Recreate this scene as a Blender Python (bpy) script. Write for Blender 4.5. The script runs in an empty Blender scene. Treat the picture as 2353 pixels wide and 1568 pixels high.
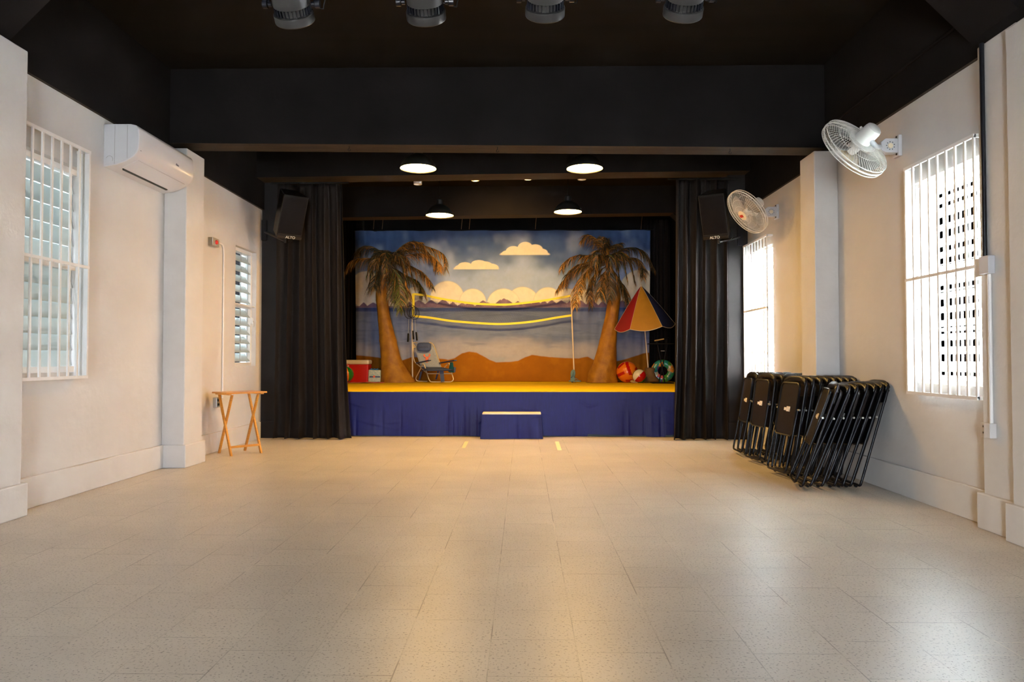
SKY = 74.0; EXPO = 0.12; SUN = 740.0; LAMPS = 182.0; CANS = 340.0
import bpy, math, random
import numpy as np
from mathutils import Vector, Matrix, Euler
random.seed(7)
PI = math.pi
C = bpy.context.scene.collection
V = Vector

# ------------------------------------------------------------------ camera
FPX, CX, CY = 1650.0, 1176.5, 784.0
VPX, VPY, EYE = 1203.0, 824.0, 1.1
yaw = math.atan((VPX - CX) / FPX)
pitch = math.atan((VPY - CY) / math.hypot(FPX, VPX - CX))
cam_d = bpy.data.cameras.new('camera')
cam = bpy.data.objects.new('camera', cam_d)
C.objects.link(cam)
cam_d.sensor_width = 36
cam_d.lens = 36 * FPX / 2353
cam_d.clip_start = 0.05
cam.location = (0, 0, EYE)
cam.rotation_euler = Euler((PI/2 + pitch, 0, yaw), 'XYZ')
bpy.context.scene.camera = cam
RM = cam.rotation_euler.to_matrix()

def ray(px, py):
    return RM @ V(((px - CX) / FPX, -(py - CY) / FPX, -1.0))
def onX(px, py, X):
    d = ray(px, py); t = X / d.x
    return V((X, d.y * t, EYE + d.z * t))
def onY(px, py, Y):
    d = ray(px, py); t = Y / d.y
    return V((d.x * t, Y, EYE + d.z * t))
def onZ(px, py, Z=0.0):
    d = ray(px, py); t = (Z - EYE) / d.z
    return V((d.x * t, d.y * t, Z))

# ------------------------------------------------------------------ materials
def nodes(name):
    m = bpy.data.materials.new(name); m.use_nodes = True
    nt = m.node_tree
    return m, nt, nt.nodes['Principled BSDF']
def mat(name, col, rough=0.5, metal=0.0, spec=0.5, var=0.0, vscale=8.0, bump=0.0, bscale=60.0, coat=0.0, trans=0.0, emit=None, estr=0.0, stretch=None, col2=None):
    m, nt, b = nodes(name)
    L = nt.links
    b.inputs['Base Color'].default_value = (*col, 1)
    b.inputs['Roughness'].default_value = rough
    b.inputs['Metallic'].default_value = metal
    b.inputs['Specular IOR Level'].default_value = spec
    b.inputs['Coat Weight'].default_value = coat
    if emit:
        b.inputs['Emission Color'].default_value = (*emit, 1)
        b.inputs['Emission Strength'].default_value = estr
    if var or bump or col2:
        tc = nt.nodes.new('ShaderNodeTexCoord')
        mp = nt.nodes.new('ShaderNodeMapping')
        if stretch: mp.inputs['Scale'].default_value = stretch
        L.new(tc.outputs['Object'], mp.inputs['Vector'])
    if var or col2:
        n = nt.nodes.new('ShaderNodeTexNoise'); n.inputs['Scale'].default_value = vscale; n.inputs['Detail'].default_value = 5
        L.new(mp.outputs[0], n.inputs['Vector'])
        r = nt.nodes.new('ShaderNodeValToRGB')
        r.color_ramp.elements[0].position = 0.3; r.color_ramp.elements[1].position = 0.7
        c2 = col2 or tuple(min(1, c * (1 + var)) for c in col)
        c1 = col if col2 else tuple(c * (1 - var) for c in col)
        r.color_ramp.elements[0].color = (*c1, 1); r.color_ramp.elements[1].color = (*c2, 1)
        L.new(n.outputs['Fac'], r.inputs['Fac']); L.new(r.outputs[0], b.inputs['Base Color'])
    if bump:
        n2 = nt.nodes.new('ShaderNodeTexNoise'); n2.inputs['Scale'].default_value = bscale; n2.inputs['Detail'].default_value = 4
        L.new(mp.outputs[0], n2.inputs['Vector'])
        bp = nt.nodes.new('ShaderNodeBump'); bp.inputs['Strength'].default_value = bump; bp.inputs['Distance'].default_value = 0.02
        L.new(n2.outputs['Fac'], bp.inputs['Height']); L.new(bp.outputs[0], b.inputs['Normal'])
    return m

M = {}
M['wall'] = mat('painted plaster', (0.59, 0.565, 0.545), 0.65, var=0.035, vscale=1.7, bump=0.30, bscale=7)
M['trim_white'] = mat('white trim paint', (0.61, 0.59, 0.575), 0.5, var=0.03, vscale=5, bump=0.1, bscale=30)
M['black_wall'] = mat('black wall paint', (0.0068, 0.0054, 0.0055), 0.8, spec=0.10, var=0.25, vscale=3, bump=0.15, bscale=12)
M['column'] = mat('worn black column paint', (0.0125, 0.0092, 0.0085), 0.6, spec=0.25, var=0.2, vscale=4)
M['ceiling'] = mat('dark ceiling panels', (0.0066, 0.0046, 0.0034), 0.7, spec=0.12, var=0.35, vscale=1.2, stretch=(0.5, 4, 1))
M['soffit'] = mat('scuffed brown beam underside', (0.030, 0.019, 0.010), 0.7, spec=0.2, var=0.45, vscale=3, stretch=(0.7, 6, 6), bump=0.3, bscale=20)
M['metal_white'] = mat('white enamel metal', (0.78, 0.76, 0.745), 0.4)
M['frame_grey'] = mat('grey aluminium', (0.42, 0.42, 0.42), 0.45, metal=0.3)
M['dark_gap'] = mat('dark recess', (0.03, 0.035, 0.035), 0.8)
M['ac_white'] = mat('glossy white plastic', (0.70, 0.68, 0.69), 0.22, coat=0.2)
M['ac_side'] = mat('matt grey white plastic', (0.66, 0.66, 0.69), 0.4)
M['black_plastic'] = mat('black plastic', (0.007, 0.0065, 0.0065), 0.3, spec=0.3)
M['black_metal'] = mat('black enamelled tube', (0.0045, 0.005, 0.008), 0.32, spec=0.3)
M['black_matt'] = mat('black matt', (0.005, 0.005, 0.005), 0.7, spec=0.15)
M['seat_black'] = mat('black moulded plastic', (0.007, 0.005, 0.0045), 0.42, spec=0.3)
M['label'] = mat('printed paper label', (0.75, 0.68, 0.62), 0.6)
M['ink'] = mat('dark ink', (0.03, 0.03, 0.06), 0.6)
M['wood_tray'] = mat('honey stained wood', (0.50, 0.205, 0.02), 0.35, var=0.18, vscale=6, stretch=(2, 2, 18), coat=0.2)
M['steel'] = mat('galvanised steel', (0.42, 0.43, 0.42), 0.4, metal=0.6)
M['light_body'] = mat('dark grey cast metal', (0.035, 0.033, 0.032), 0.42, metal=0.5)
M['shade_black'] = mat('black enamel shade', (0.012, 0.012, 0.011), 0.35)
M['shade_in'] = mat('white enamel inside', (0.85, 0.82, 0.75), 0.4)
M['skirt'] = mat('royal blue satin cloth', (0.0066, 0.0090, 0.098), 0.5, spec=0.25, var=0.12, vscale=14, stretch=(4, 1, 0.6), bump=0.08, bscale=120)
M['stage_top'] = mat('yellow stage cloth', (0.76, 0.49, 0.001), 0.8, spec=0.15, var=0.06, vscale=2.0, bump=0.06, bscale=20)
M['step_wood'] = mat('pale step edge', (0.75, 0.6, 0.42), 0.5)
M['tape'] = mat('pale yellow tape', (0.80, 0.72, 0.42), 0.5)
M['velour'] = mat('black curtain cloth', (0.0115, 0.0080, 0.0068), 0.7, spec=0.2, bump=0.05, bscale=200)
M['rope'] = mat('tan cord', (0.35, 0.2, 0.09), 0.7)
M['trunk'] = mat('papered palm trunk', (0.27, 0.098, 0.003), 0.6, vscale=7, col2=(0.46, 0.205, 0.008), bump=0.7, bscale=9)
M['leaf_dark'] = mat('dark olive leaf', (0.035, 0.032, 0.012), 0.45)
M['leaf_ochre'] = mat('ochre dry leaf', (0.42, 0.20, 0.035), 0.45)
M['leaf_brown'] = mat('brown dry leaf', (0.14, 0.072, 0.022), 0.5)
M['leaf_green'] = mat('green leaf', (0.10, 0.12, 0.015), 0.45)
M['net_yellow'] = mat('yellow net tape', (0.85, 0.72, 0.02), 0.5)
M['net_cord'] = mat('black net cord', (0.02, 0.02, 0.025), 0.7)
M['pole_white'] = mat('white painted pole', (0.72, 0.62, 0.5), 0.4)
M['red'] = mat('red plastic', (0.55, 0.012, 0.008), 0.35)
M['cream'] = mat('cream plastic', (0.80, 0.70, 0.52), 0.4)
M['pink'] = mat('pink plastic', (0.75, 0.42, 0.38), 0.4)
M['green_ball'] = mat('green vinyl', (0.01, 0.22, 0.02), 0.15, coat=0.5)
M['orange_ball'] = mat('orange vinyl', (0.85, 0.20, 0.01), 0.25)
M['red_ball'] = mat('red vinyl', (0.50, 0.008, 0.006), 0.2, coat=0.4)
M['white_ball'] = mat('cream white vinyl', (0.80, 0.72, 0.55), 0.15, coat=0.5)
M['blue_bag'] = mat('pale printed bag', (0.62, 0.62, 0.50), 0.6, vscale=26, col2=(0.30, 0.48, 0.42))
M['blue'] = mat('blue cloth', (0.015, 0.16, 0.42), 0.6)
M['towel'] = mat('red striped towel', (0.65, 0.03, 0.02), 0.8, vscale=4, col2=(0.8, 0.42, 0.22), stretch=(0.3, 12, 1))
M['alu'] = mat('pale aluminium tube', (0.80, 0.66, 0.44), 0.3, metal=0.35)
M['chair_cloth'] = mat('heathered grey blue cloth', (0.24, 0.27, 0.31), 0.8, vscale=110, col2=(0.42, 0.44, 0.47))
M['navy'] = mat('navy cloth', (0.05, 0.075, 0.17), 0.7)
M['navy_arm'] = mat('navy plastic arm', (0.035, 0.05, 0.11), 0.4)
M['teal'] = mat('teal pouch', (0.01, 0.15, 0.19), 0.7)
M['crab'] = mat('coral orange print', (0.85, 0.17, 0.06), 0.7)
M['umb_red'] = mat('dark red umbrella cloth', (0.33, 0.008, 0.010), 0.6)
M['umb_yellow'] = mat('mustard umbrella cloth', (0.48, 0.22, 0.012), 0.6, var=0.1, vscale=5)
M['umb_navy'] = mat('navy umbrella cloth', (0.02, 0.026, 0.075), 0.6)
M['piping'] = mat('white piping', (0.75, 0.65, 0.55), 0.6)
M['sack'] = mat('brown sackcloth', (0.16, 0.085, 0.03), 0.8, bump=0.4, bscale=20)
M['ring'] = mat('printed swim ring vinyl', (0.02, 0.22, 0.20), 0.2, coat=0.5)
M['shoe'] = mat('blue grey rubber', (0.13, 0.24, 0.27), 0.6)
M['gold'] = mat('pale wood stick', (0.85, 0.55, 0.18), 0.35)
M['outside'] = mat('white rendered wall outside', (0.82, 0.82, 0.80), 0.8)
M['ground'] = mat('outside concrete', (0.45, 0.44, 0.42), 0.9, var=0.1)
M['bush'] = mat('hedge leaves', (0.03, 0.06, 0.012), 0.6, var=0.5, vscale=30)
M['outside_grey'] = mat('darkened grey render', (0.10, 0.115, 0.115), 0.8)  # kept dark to cut light bounced into the left windows
M['fan_white'] = mat('cream white plastic', (0.74, 0.72, 0.68), 0.4)
M['blade'] = mat('smoky fan blade', (0.26, 0.25, 0.23), 0.3)
M['bracket'] = mat('pale grey bracket plastic', (0.55, 0.55, 0.58), 0.45)
M['sand_shell'] = mat('tan shell', (0.45, 0.30, 0.12), 0.6)

# swim ring: coloured print
def ring_mat():
    m = M['ring']; nt = m.node_tree; b = nt.nodes['Principled BSDF']
    tc = nt.nodes.new('ShaderNodeTexCoord'); v = nt.nodes.new('ShaderNodeTexVoronoi'); v.inputs['Scale'].default_value = 11
    r = nt.nodes.new('ShaderNodeValToRGB'); r.color_ramp.interpolation = 'CONSTANT'
    sep = nt.nodes.new('ShaderNodeSeparateColor')
    cols = [(0.02, 0.22, 0.20), (0.45, 0.42, 0.30), (0.05, 0.25, 0.03), (0.10, 0.05, 0.20), (0.02, 0.25, 0.22), (0.6, 0.12, 0.14), (0.7, 0.3, 0.04), (0.03, 0.3, 0.18)]
    els = r.color_ramp.elements
    els[0].color = (*cols[0], 1); els[1].position = 1 / 8; els[1].color = (*cols[1], 1)
    for i in range(2, 8):
        e = els.new(i / 8); e.color = (*cols[i], 1)
    nt.links.new(tc.outputs['Object'], v.inputs['Vector']); nt.links.new(v.outputs['Color'], sep.inputs[0])
    nt.links.new(sep.outputs[0], r.inputs['Fac']); nt.links.new(r.outputs[0], b.inputs['Base Color'])
ring_mat()

# frosted louvre glass
def frosted(name, col, rough=0.35, mixv=0.55):
    m, nt, b = nodes(name)
    b.inputs['Base Color'].default_value = (*col, 1); b.inputs['Roughness'].default_value = rough
    t = nt.nodes.new('ShaderNodeBsdfTranslucent'); t.inputs['Color'].default_value = (*col, 1)
    mx = nt.nodes.new('ShaderNodeMixShader'); mx.inputs[0].default_value = mixv
    out = nt.nodes['Material Output']
    nt.links.new(b.outputs[0], mx.inputs[1]); nt.links.new(t.outputs[0], mx.inputs[2]); nt.links.new(mx.outputs[0], out.inputs['Surface'])
    return m
M['frost'] = frosted('frosted louvre glass', (0.62, 0.66, 0.65), 0.3, 0.5)
M['frost_open'] = frosted('open louvre glass', (0.85, 0.9, 0.9), 0.2, 0.8)

# lamp diffuser
LAMP_COL = (1.0, 0.585, 0.17)
M['lamp_stage'] = mat('glowing stage lamp lens', (0.9, 0.8, 0.6), 0.4, emit=LAMP_COL, estr=LAMPS*0.75)
M['lamp'] = mat('glowing lamp lens', (0.9, 0.8, 0.6), 0.4, emit=LAMP_COL, estr=LAMPS)

# floor tiles
def floor_mat():
    m, nt, b = nodes('speckled vinyl floor tiles'); L = nt.links
    tc = nt.nodes.new('ShaderNodeTexCoord')
    mp = nt.nodes.new('ShaderNodeMapping'); mp.inputs['Rotation'].default_value = (0, 0, PI/2); mp.inputs['Location'].default_value = (0.10, 0.127, 0)
    L.new(tc.outputs['Object'], mp.inputs['Vector'])
    br = nt.nodes.new('ShaderNodeTexBrick'); br.offset = 0.37; br.squash = 1
    br.inputs['Scale'].default_value = 1; br.inputs['Brick Width'].default_value = 0.327; br.inputs['Row Height'].default_value = 0.327
    br.inputs['Mortar'].default_value = (0.49, 0.435, 0.365, 1); br.inputs['Mortar Size'].default_value = 0.0028; br.inputs['Mortar Smooth'].default_value = 0.3
    br.inputs['Color1'].default_value = (0.545, 0.485, 0.415, 1); br.inputs['Color2'].default_value = (0.575, 0.515, 0.44, 1)
    L.new(mp.outputs[0], br.inputs['Vector'])
    def noise(scale, det=4, rough=0.6):
        n = nt.nodes.new('ShaderNodeTexNoise'); n.inputs['Scale'].default_value = scale; n.inputs['Detail'].default_value = det; n.inputs['Roughness'].default_value = rough
        L.new(tc.outputs['Object'], n.inputs['Vector']); return n
    def ramp(src, a, bb, ca=(0, 0, 0), cb=(1, 1, 1)):
        r = nt.nodes.new('ShaderNodeValToRGB'); r.color_ramp.elements[0].position = a; r.color_ramp.elements[1].position = bb
        r.color_ramp.elements[0].color = (*ca, 1); r.color_ramp.elements[1].color = (*cb, 1)
        L.new(src, r.inputs['Fac']); return r
    def mix(mode, f, a, c):
        x = nt.nodes.new('ShaderNodeMix'); x.data_type = 'RGBA'; x.blend_type = mode
        for s, val in ((x.inputs[0], f), (x.inputs[6], a), (x.inputs[7], c)):
            if hasattr(val, 'links') or hasattr(val, 'is_output'): L.new(val, s)
            elif isinstance(val, (int, float)): s.default_value = val
            else: s.default_value = (*val, 1)
        return x.outputs[2]
    big = ramp(noise(1.3, 3).outputs['Fac'], 0.3, 0.7, (0.90, 0.90, 0.90), (1.08, 1.07, 1.05))
    sp1 = ramp(noise(95, 2, 0.5).outputs['Fac'], 0.33, 0.42, (0.46, 0.43, 0.40), (1, 1, 1))
    sp2 = ramp(noise(60, 2, 0.5).outputs['Fac'], 0.27, 0.33, (0.45, 0.44, 0.43), (1, 1, 1))
    c = mix('MULTIPLY', 1.0, br.outputs['Color'], big.outputs[0])
    c = mix('MULTIPLY', 0.9, c, sp1.outputs[0]); c = mix('MULTIPLY', 0.9, c, sp2.outputs[0])
    # joints: broken dark and pale lines
    jn = ramp(noise(1.6, 3).outputs['Fac'], 0.46, 0.58)
    jc = ramp(noise(1.7, 2).outputs['Fac'], 0.56, 0.60, (0.20, 0.16, 0.13), (0.68, 0.60, 0.48))
    jm = nt.nodes.new('ShaderNodeMath'); jm.operation = 'MULTIPLY'
    L.new(br.outputs['Fac'], jm.inputs[0]); L.new(jn.outputs[0], jm.inputs[1])
    jm2 = nt.nodes.new('ShaderNodeMath'); jm2.operation = 'MULTIPLY'; jm2.inputs[1].default_value = 0.8; L.new(jm.outputs[0], jm2.inputs[0])
    c = mix('MIX', jm2.outputs[0], c, jc.outputs[0])
    L.new(c, b.inputs['Base Color'])
    b.inputs['Roughness'].default_value = 0.37; b.inputs['Specular IOR Level'].default_value = 0.62
    bp = nt.nodes.new('ShaderNodeBump'); bp.inputs['Strength'].default_value = 0.10; bp.inputs['Distance'].default_value = 0.01
    L.new(noise(14, 5).outputs['Fac'], bp.inputs['Height']); L.new(bp.outputs[0], b.inputs['Normal'])
    return m
M['floor'] = floor_mat()

# ------------------------------------------------------------------ mesh building
OFF = {}
class MB:
    def __init__(s): s.v = []; s.f = []; s.m = []
    def add(s, vs, fs, mi=0):
        o = len(s.v); s.v += [tuple(x) for x in vs]
        for f in fs: s.f.append([i + o for i in f]); s.m.append(mi)
        return s
    def box(s, a, b, mi=0, R=None, c=None):
        x0, y0, z0 = a; x1, y1, z1 = b
        vs = [V(p) for p in ((x0,y0,z0),(x1,y0,z0),(x1,y1,z0),(x0,y1,z0),(x0,y0,z1),(x1,y0,z1),(x1,y1,z1),(x0,y1,z1))]
        if R is not None:
            c = V(c) if c is not None else (V(a) + V(b)) / 2
            vs = [c + R @ (p - c) for p in vs]
        return s.add(vs, [(0,3,2,1),(4,5,6,7),(0,1,5,4),(1,2,6,5),(2,3,7,6),(3,0,4,7)], mi)
    def hexa(s, p, mi=0, bottom=None):
        fs = [(0,3,2,1),(4,5,6,7),(0,1,5,4),(1,2,6,5),(2,3,7,6),(3,0,4,7)]
        o = len(s.v); s.v += [tuple(x) for x in p]
        for k, f in enumerate(fs):
            s.f.append([i + o for i in f]); s.m.append(bottom if (bottom is not None and k == 0) else mi)
        return s
    def tube(s, pts, r, seg=8, closed=False, mi=0, caps=True):
        pts = [V(p) for p in pts]; n = len(pts)
        rs = r if isinstance(r, (list, tuple)) else [r] * n
        T = []
        for i in range(n):
            if closed: t = pts[(i+1) % n] - pts[i-1]
            else: t = pts[min(i+1, n-1)] - pts[max(i-1, 0)]
            T.append(t.normalized() if t.length > 1e-9 else V((0,0,1)))
        up = V((0,0,1)) if abs(T[0].z) < 0.9 else V((1,0,0))
        N = (up - T[0] * up.dot(T[0])).normalized()
        vs = []
        for i in range(n):
            if i:
                N = N - T[i] * N.dot(T[i])
                N = N.normalized() if N.length > 1e-6 else T[i].orthogonal().normalized()
            B = T[i].cross(N)
            for k in range(seg):
                a = 2 * PI * k / seg
                vs.append(pts[i] + (N * math.cos(a) + B * math.sin(a)) * rs[i])
        fs = []
        for i in range(n if closed else n - 1):
            j = (i + 1) % n
            for k in range(seg):
                l = (k + 1) % seg
                fs.append((i*seg+k, i*seg+l, j*seg+l, j*seg+k))
        if caps and not closed:
            fs.append(tuple(range(seg))[::-1]); fs.append(tuple((n-1)*seg + k for k in range(seg)))
        return s.add(vs, fs, mi)
    def lathe(s, prof, seg=32, mt=None, mi=0, mis=None, cap0=False, cap1=False):
        mt = mt or Matrix.Identity(4); vs = []; n = len(prof)
        for (r, z) in prof:
            for k in range(seg):
                a = 2 * PI * k / seg; vs.append(mt @ V((r*math.cos(a), r*math.sin(a), z)))
        o = len(s.v); s.v += [tuple(x) for x in vs]
        for i in range(n - 1):
            for k in range(seg):
                l = (k + 1) % seg
                s.f.append([o+i*seg+k, o+i*seg+l, o+(i+1)*seg+l, o+(i+1)*seg+k]); s.m.append(mis[i] if mis else mi)
        if cap0: s.f.append([o+k for k in range(seg)][::-1]); s.m.append(mi)
        if cap1: s.f.append([o+(n-1)*seg+k for k in range(seg)]); s.m.append(mi)
        return s
    def prism(s, poly, mt, h, mi=0, side=None):
        n = len(poly); vs = [mt @ V((x, y, 0)) for x, y in poly] + [mt @ V((x, y, h)) for x, y in poly]
        fs = [tuple(range(n))[::-1], tuple(range(n, 2*n))] + [(i, (i+1) % n, n+(i+1) % n, n+i) for i in range(n)]
        return s.add(vs, fs, mi)
    def grid(s, fn, nu, nv, mi=0):
        vs = [fn(i / nu, j / nv) for j in range(nv+1) for i in range(nu+1)]
        fs = [(j*(nu+1)+i, j*(nu+1)+i+1, (j+1)*(nu+1)+i+1, (j+1)*(nu+1)+i) for j in range(nv) for i in range(nu)]
        return s.add(vs, fs, mi)
    def sphere(s, c, r, seg=24, rings=14, mi=0, fm=None, sc=(1,1,1), R=None):
        c = V(c); o = len(s.v)
        for j in range(rings + 1):
            th = PI * j / rings
            for k in range(seg):
                a = 2*PI*k/seg; p = V((math.sin(th)*math.cos(a)*sc[0], math.sin(th)*math.sin(a)*sc[1], math.cos(th)*sc[2])) * r
                if R is not None: p = R @ p
                s.v.append(tuple(c + p))
        for j in range(rings):
            for k in range(seg):
                l = (k+1) % seg
                s.f.append([o+j*seg+k, o+(j+1)*seg+k, o+(j+1)*seg+l, o+j*seg+l])
                s.m.append(fm((j+.5)/rings, (k+.5)/seg) if fm else mi)
        return s
    def build(s, name, mats, parent=None, smooth=None, mod=None):
        off = V((0,0,0))
        if parent is not None: off = OFF.get(parent.name, V((0,0,0)))
        me = bpy.data.meshes.new(name)
        me.from_pydata([(x-off.x, y-off.y, z-off.z) for x, y, z in s.v], [], s.f)
        if not isinstance(mats, (list, tuple)): mats = [mats]
        for m in mats: me.materials.append(M[m] if isinstance(m, str) else m)
        me.polygons.foreach_set('material_index', s.m)
        me.validate(); 
        if smooth:
            me.polygons.foreach_set('use_smooth', [True]*len(me.polygons))
            me.set_sharp_from_angle(angle=math.radians(smooth))
        me.update()
        o = bpy.data.objects.new(name, me); C.objects.link(o)
        if parent is not None:
            o.parent = parent; OFF[o.name] = off
        if mod: 
            for t, kw in mod:
                md = o.modifiers.new(t.lower(), t)
                for k, v_ in kw.items(): setattr(md, k, v_)
        return o
BEV = lambda w, n=2: [('BEVEL', dict(width=w, segments=n, limit_method='ANGLE'))]

def tag(o, label, cat=None, group=None, kind=None):
    o['label'] = label
    if cat: o['category'] = cat
    if group: o['group'] = group
    if kind: o['kind'] = kind
    return o
def thing(name, loc, label, cat, group=None, kind=None):
    o = bpy.data.objects.new(name, None); o.empty_display_size = 0.1; C.objects.link(o)
    o.location = loc; OFF[o.name] = V(loc)
    return tag(o, label, cat, group, kind)
def struct(o, label):
    o['kind'] = 'structure'; o['label'] = label; return o
def text(name, body, size, mt, m, parent, ext=0.0008):
    cu = bpy.data.curves.new(name, 'FONT'); cu.body = body; cu.size = size; cu.extrude = ext; cu.align_x = 'CENTER'; cu.align_y = 'CENTER'
    t = bpy.data.objects.new(name, cu); C.objects.link(t)
    dg = bpy.context.evaluated_depsgraph_get()
    me = bpy.data.meshes.new_from_object(t.evaluated_get(dg))
    bpy.data.objects.remove(t); bpy.data.curves.remove(cu)
    off = OFF.get(parent.name, V((0,0,0)))
    me.transform(Matrix.Translation(-off) @ mt); me.materials.clear(); me.materials.append(M[m])
    o = bpy.data.objects.new(name, me); C.objects.link(o); o.parent = parent; OFF[o.name] = off
    return o
def basis(x, y, z, o):
    m = Matrix.Identity(4)
    for i, a in enumerate((x, y, z)):
        for j in range(3): m[j][i] = a[j]
    for j in range(3): m[j][3] = o[j]
    return m
def axis_mt(o, f, up=(0,0,1)):   # local z along f
    f = V(f).normalized(); x = V(up).cross(f)
    x = x.normalized() if x.length > 1e-5 else V((1,0,0)); y = f.cross(x)
    return basis(x, y, f, o)
def arc(c, r, a0, a1, n, ax=V((1,0,0)), ay=V((0,0,1))):
    return [V(c) + ax * (r*math.cos(a0+(a1-a0)*i/n)) + ay * (r*math.sin(a0+(a1-a0)*i/n)) for i in range(n+1)]
def fillet(pts, r, n=5):
    pts = [V(p) for p in pts]; out = [pts[0]]
    for i in range(1, len(pts)-1):
        a, b, c = pts[i-1], pts[i], pts[i+1]
        d1 = (a-b); d2 = (c-b); rr = min(r, d1.length*.49, d2.length*.49)
        p0 = b + d1.normalized()*rr; p2 = b + d2.normalized()*rr
        for k in range(n+1):
            t = k/n; out.append(p0*(1-t)**2 + b*2*t*(1-t) + p2*t*t)
    out.append(pts[-1]); return out
def catmull(P, n=8):
    P = [V(p) for p in P]; P = [P[0]*2-P[1]] + P + [P[-1]*2-P[-2]]; out = []
    for i in range(1, len(P)-2):
        for k in range(n):
            t = k/n; a, b, c, d = P[i-1:i+3]
            out.append(0.5*((2*b)+(c-a)*t+(2*a-5*b+4*c-d)*t*t+(3*b-a-3*c+d)*t**3))
    out.append(P[-2]); return out
# ------------------------------------------------------------------ the room
XL, XR = -3.65, 3.07
CZ = 4.07
YB = -3.2           # back of hall, behind the camera
YP = 9.85           # proscenium plane
WT = 0.22
struct(MB().box((XL-WT, YB-WT, -0.12), (XR+WT, 15.3, 0)).build('floor', 'floor'), 'worn beige speckled vinyl tile floor')
struct(MB().box((XL-WT, YB-WT, CZ), (XR+WT, 15.3, CZ+0.15)).build('ceiling', 'ceiling'), 'dark brown black painted ceiling')

# openings: (y0, y1, z0, z1)
WL = [(4.72, 5.93, 0.99, 2.66), (9.02, 9.73, 1.00, 2.54)]
WR = [(4.62, 5.72, 0.91, 2.47), (8.86, 9.80, 0.90, 2.52)]
def wall_with(openings, x0, x1, ya, yb, z1):
    m = MB(); y = ya
    for (a, b, c, d) in openings:
        m.box((x0, y, 0), (x1, a, z1)); m.box((x0, a, 0), (x1, b, c)); m.box((x0, a, d), (x1, b, z1)); y = b
    m.box((x0, y, 0), (x1, yb, z1)); return m
struct(wall_with(WL, XL-WT, XL, YB, YP+0.15, CZ).build('wall_left', 'wall'), 'white plastered left wall with black top')
struct(wall_with(WR, XR, XR+WT, YB, YP+0.10, CZ).build('wall_right', 'wall'), 'white plastered right wall with black top')
# wall behind the camera with one unseen doorway, sized to tune the fill daylight
struct(MB().box((XL-WT, YB-WT, 0), (-0.9, YB, CZ)).box((0.1, YB-WT, 0), (XR+WT, YB, CZ)).box((-0.9, YB-WT, 2.2), (0.1, YB, CZ)).build('wall_back', 'wall'), 'white wall with an unseen doorway sized for fill daylight')
# black upper bands along both sides
ZL, ZR = 3.24, 3.10
tn = [0]
def trim(mb, mats, label, **k):
    tn[0] += 1
    return struct(mb.build('trim_%d' % tn[0], mats, **k), label)
trim(MB().hexa([(XL, YB, ZL), (XL+0.03, YB, ZL), (XL+0.03, YP+.1, ZL-0.07), (XL, YP+.1, ZL-0.07), (XL, YB, CZ), (XL+0.03, YB, CZ), (XL+0.03, YP+.1, CZ), (XL, YP+.1, CZ)], 0, 1), ['black_wall', 'soffit'], 'black painted band above the white left wall')
trim(MB().hexa([(XR-0.03, YB, ZR-0.02), (XR, YB, ZR-0.02), (XR, YP, ZR+0.04), (XR-0.03, YP, ZR+0.04), (XR-0.03, YB, CZ), (XR, YB, CZ), (XR, YP, CZ), (XR-0.03, YP, CZ)], 0, 1), ['black_wall', 'soffit'], 'black painted band above the white right wall')
# pilasters (left near, left far, right near stepped, right far)
BH = 0.23
def pil(x0, x1, y0, y1, z1, bx, label, y1b=None):
    m = MB().box((x0, y0, 0), (x1, y1, z1))
    m.box((min(x0, x1-0) - (0.03 if bx < 0 else 0), y0-0.03, 0), (max(x0, x1) + (0.03 if bx > 0 else 0), y1+0.03, BH), 0)
    return trim(m, ['trim_white'], label, mod=BEV(0.008))
pil(XL, -3.50, 4.42, 4.97, 3.27, 1, 'nearest white pilaster on the left wall')
pil(XL, -3.42, 7.20, 7.60, 3.24, 1, 'white pilaster beside the air conditioner on the left wall')
pil(2.98, XR, 4.35, 4.72, 3.14, -1, 'slim white pilaster carrying the conduit on the right wall')
pil(2.93, XR, 3.80, 4.37, 3.10, -1, 'widest white pilaster at the right edge')
pil(2.84, XR, 7.02, 7.38, 3.13, -1, 'white pilaster behind the folding chairs on the right wall')
# baseboards
struct(MB().box((XL, 4.97, 0), (XL+0.035, 7.2, BH)).box((XL, 7.6, 0), (XL+0.035, YP, BH)).build('baseboard_left', 'trim_white', mod=BEV(0.006)), 'tall white baseboard along the left wall')
struct(MB().box((XR-0.035, 4.72, 0), (XR, 7.02, BH)).box((XR-0.035, 7.38, 0), (XR, YP, BH)).build('baseboard_right', 'trim_white', mod=BEV(0.006)), 'tall white baseboard along the right wall')
# beams
def beam(y0, y1, zl, zr, label, xl=XL, xr=XR, h=None):
    m = MB().hexa([(xl, y0, zl), (xr, y0, zr), (xr, y1, zr), (xl, y1, zl), (xl, y0, CZ), (xr, y0, CZ), (xr, y1, CZ), (xl, y1, CZ)], 0, 1)
    if h:
        for (x, z, s) in ((xl, zl, 1), (xr, zr, -1)):
            a, b = (y0+0.01, y1-0.01)
            vs = [(x, a, z-h), (x, a, z), (x+s*h, a, z), (x, b, z-h), (x, b, z), (x+s*h, b, z)]
            m.add(vs, [(0,1,2), (3,5,4), (0,3,4,1), (0,2,5,3), (1,4,5,2)], 0)
    return trim(m, ['black_wall', 'soffit'], label)
beam(7.24, 7.52, 3.305, 3.225, 'big black ceiling beam crossing the hall')
beam(9.62, 9.95, 3.555, 3.62, 'black beam over the stage opening', h=0.0)
beam(12.30, 12.58, 3.53, 3.60, 'black beam above the stage', xl=-2.6-1.1, xr=2.72, h=0.16)
beam(4.40, 4.90, 3.66, 3.64, 'black beam overhead with angled haunches', h=0.42)
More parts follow.
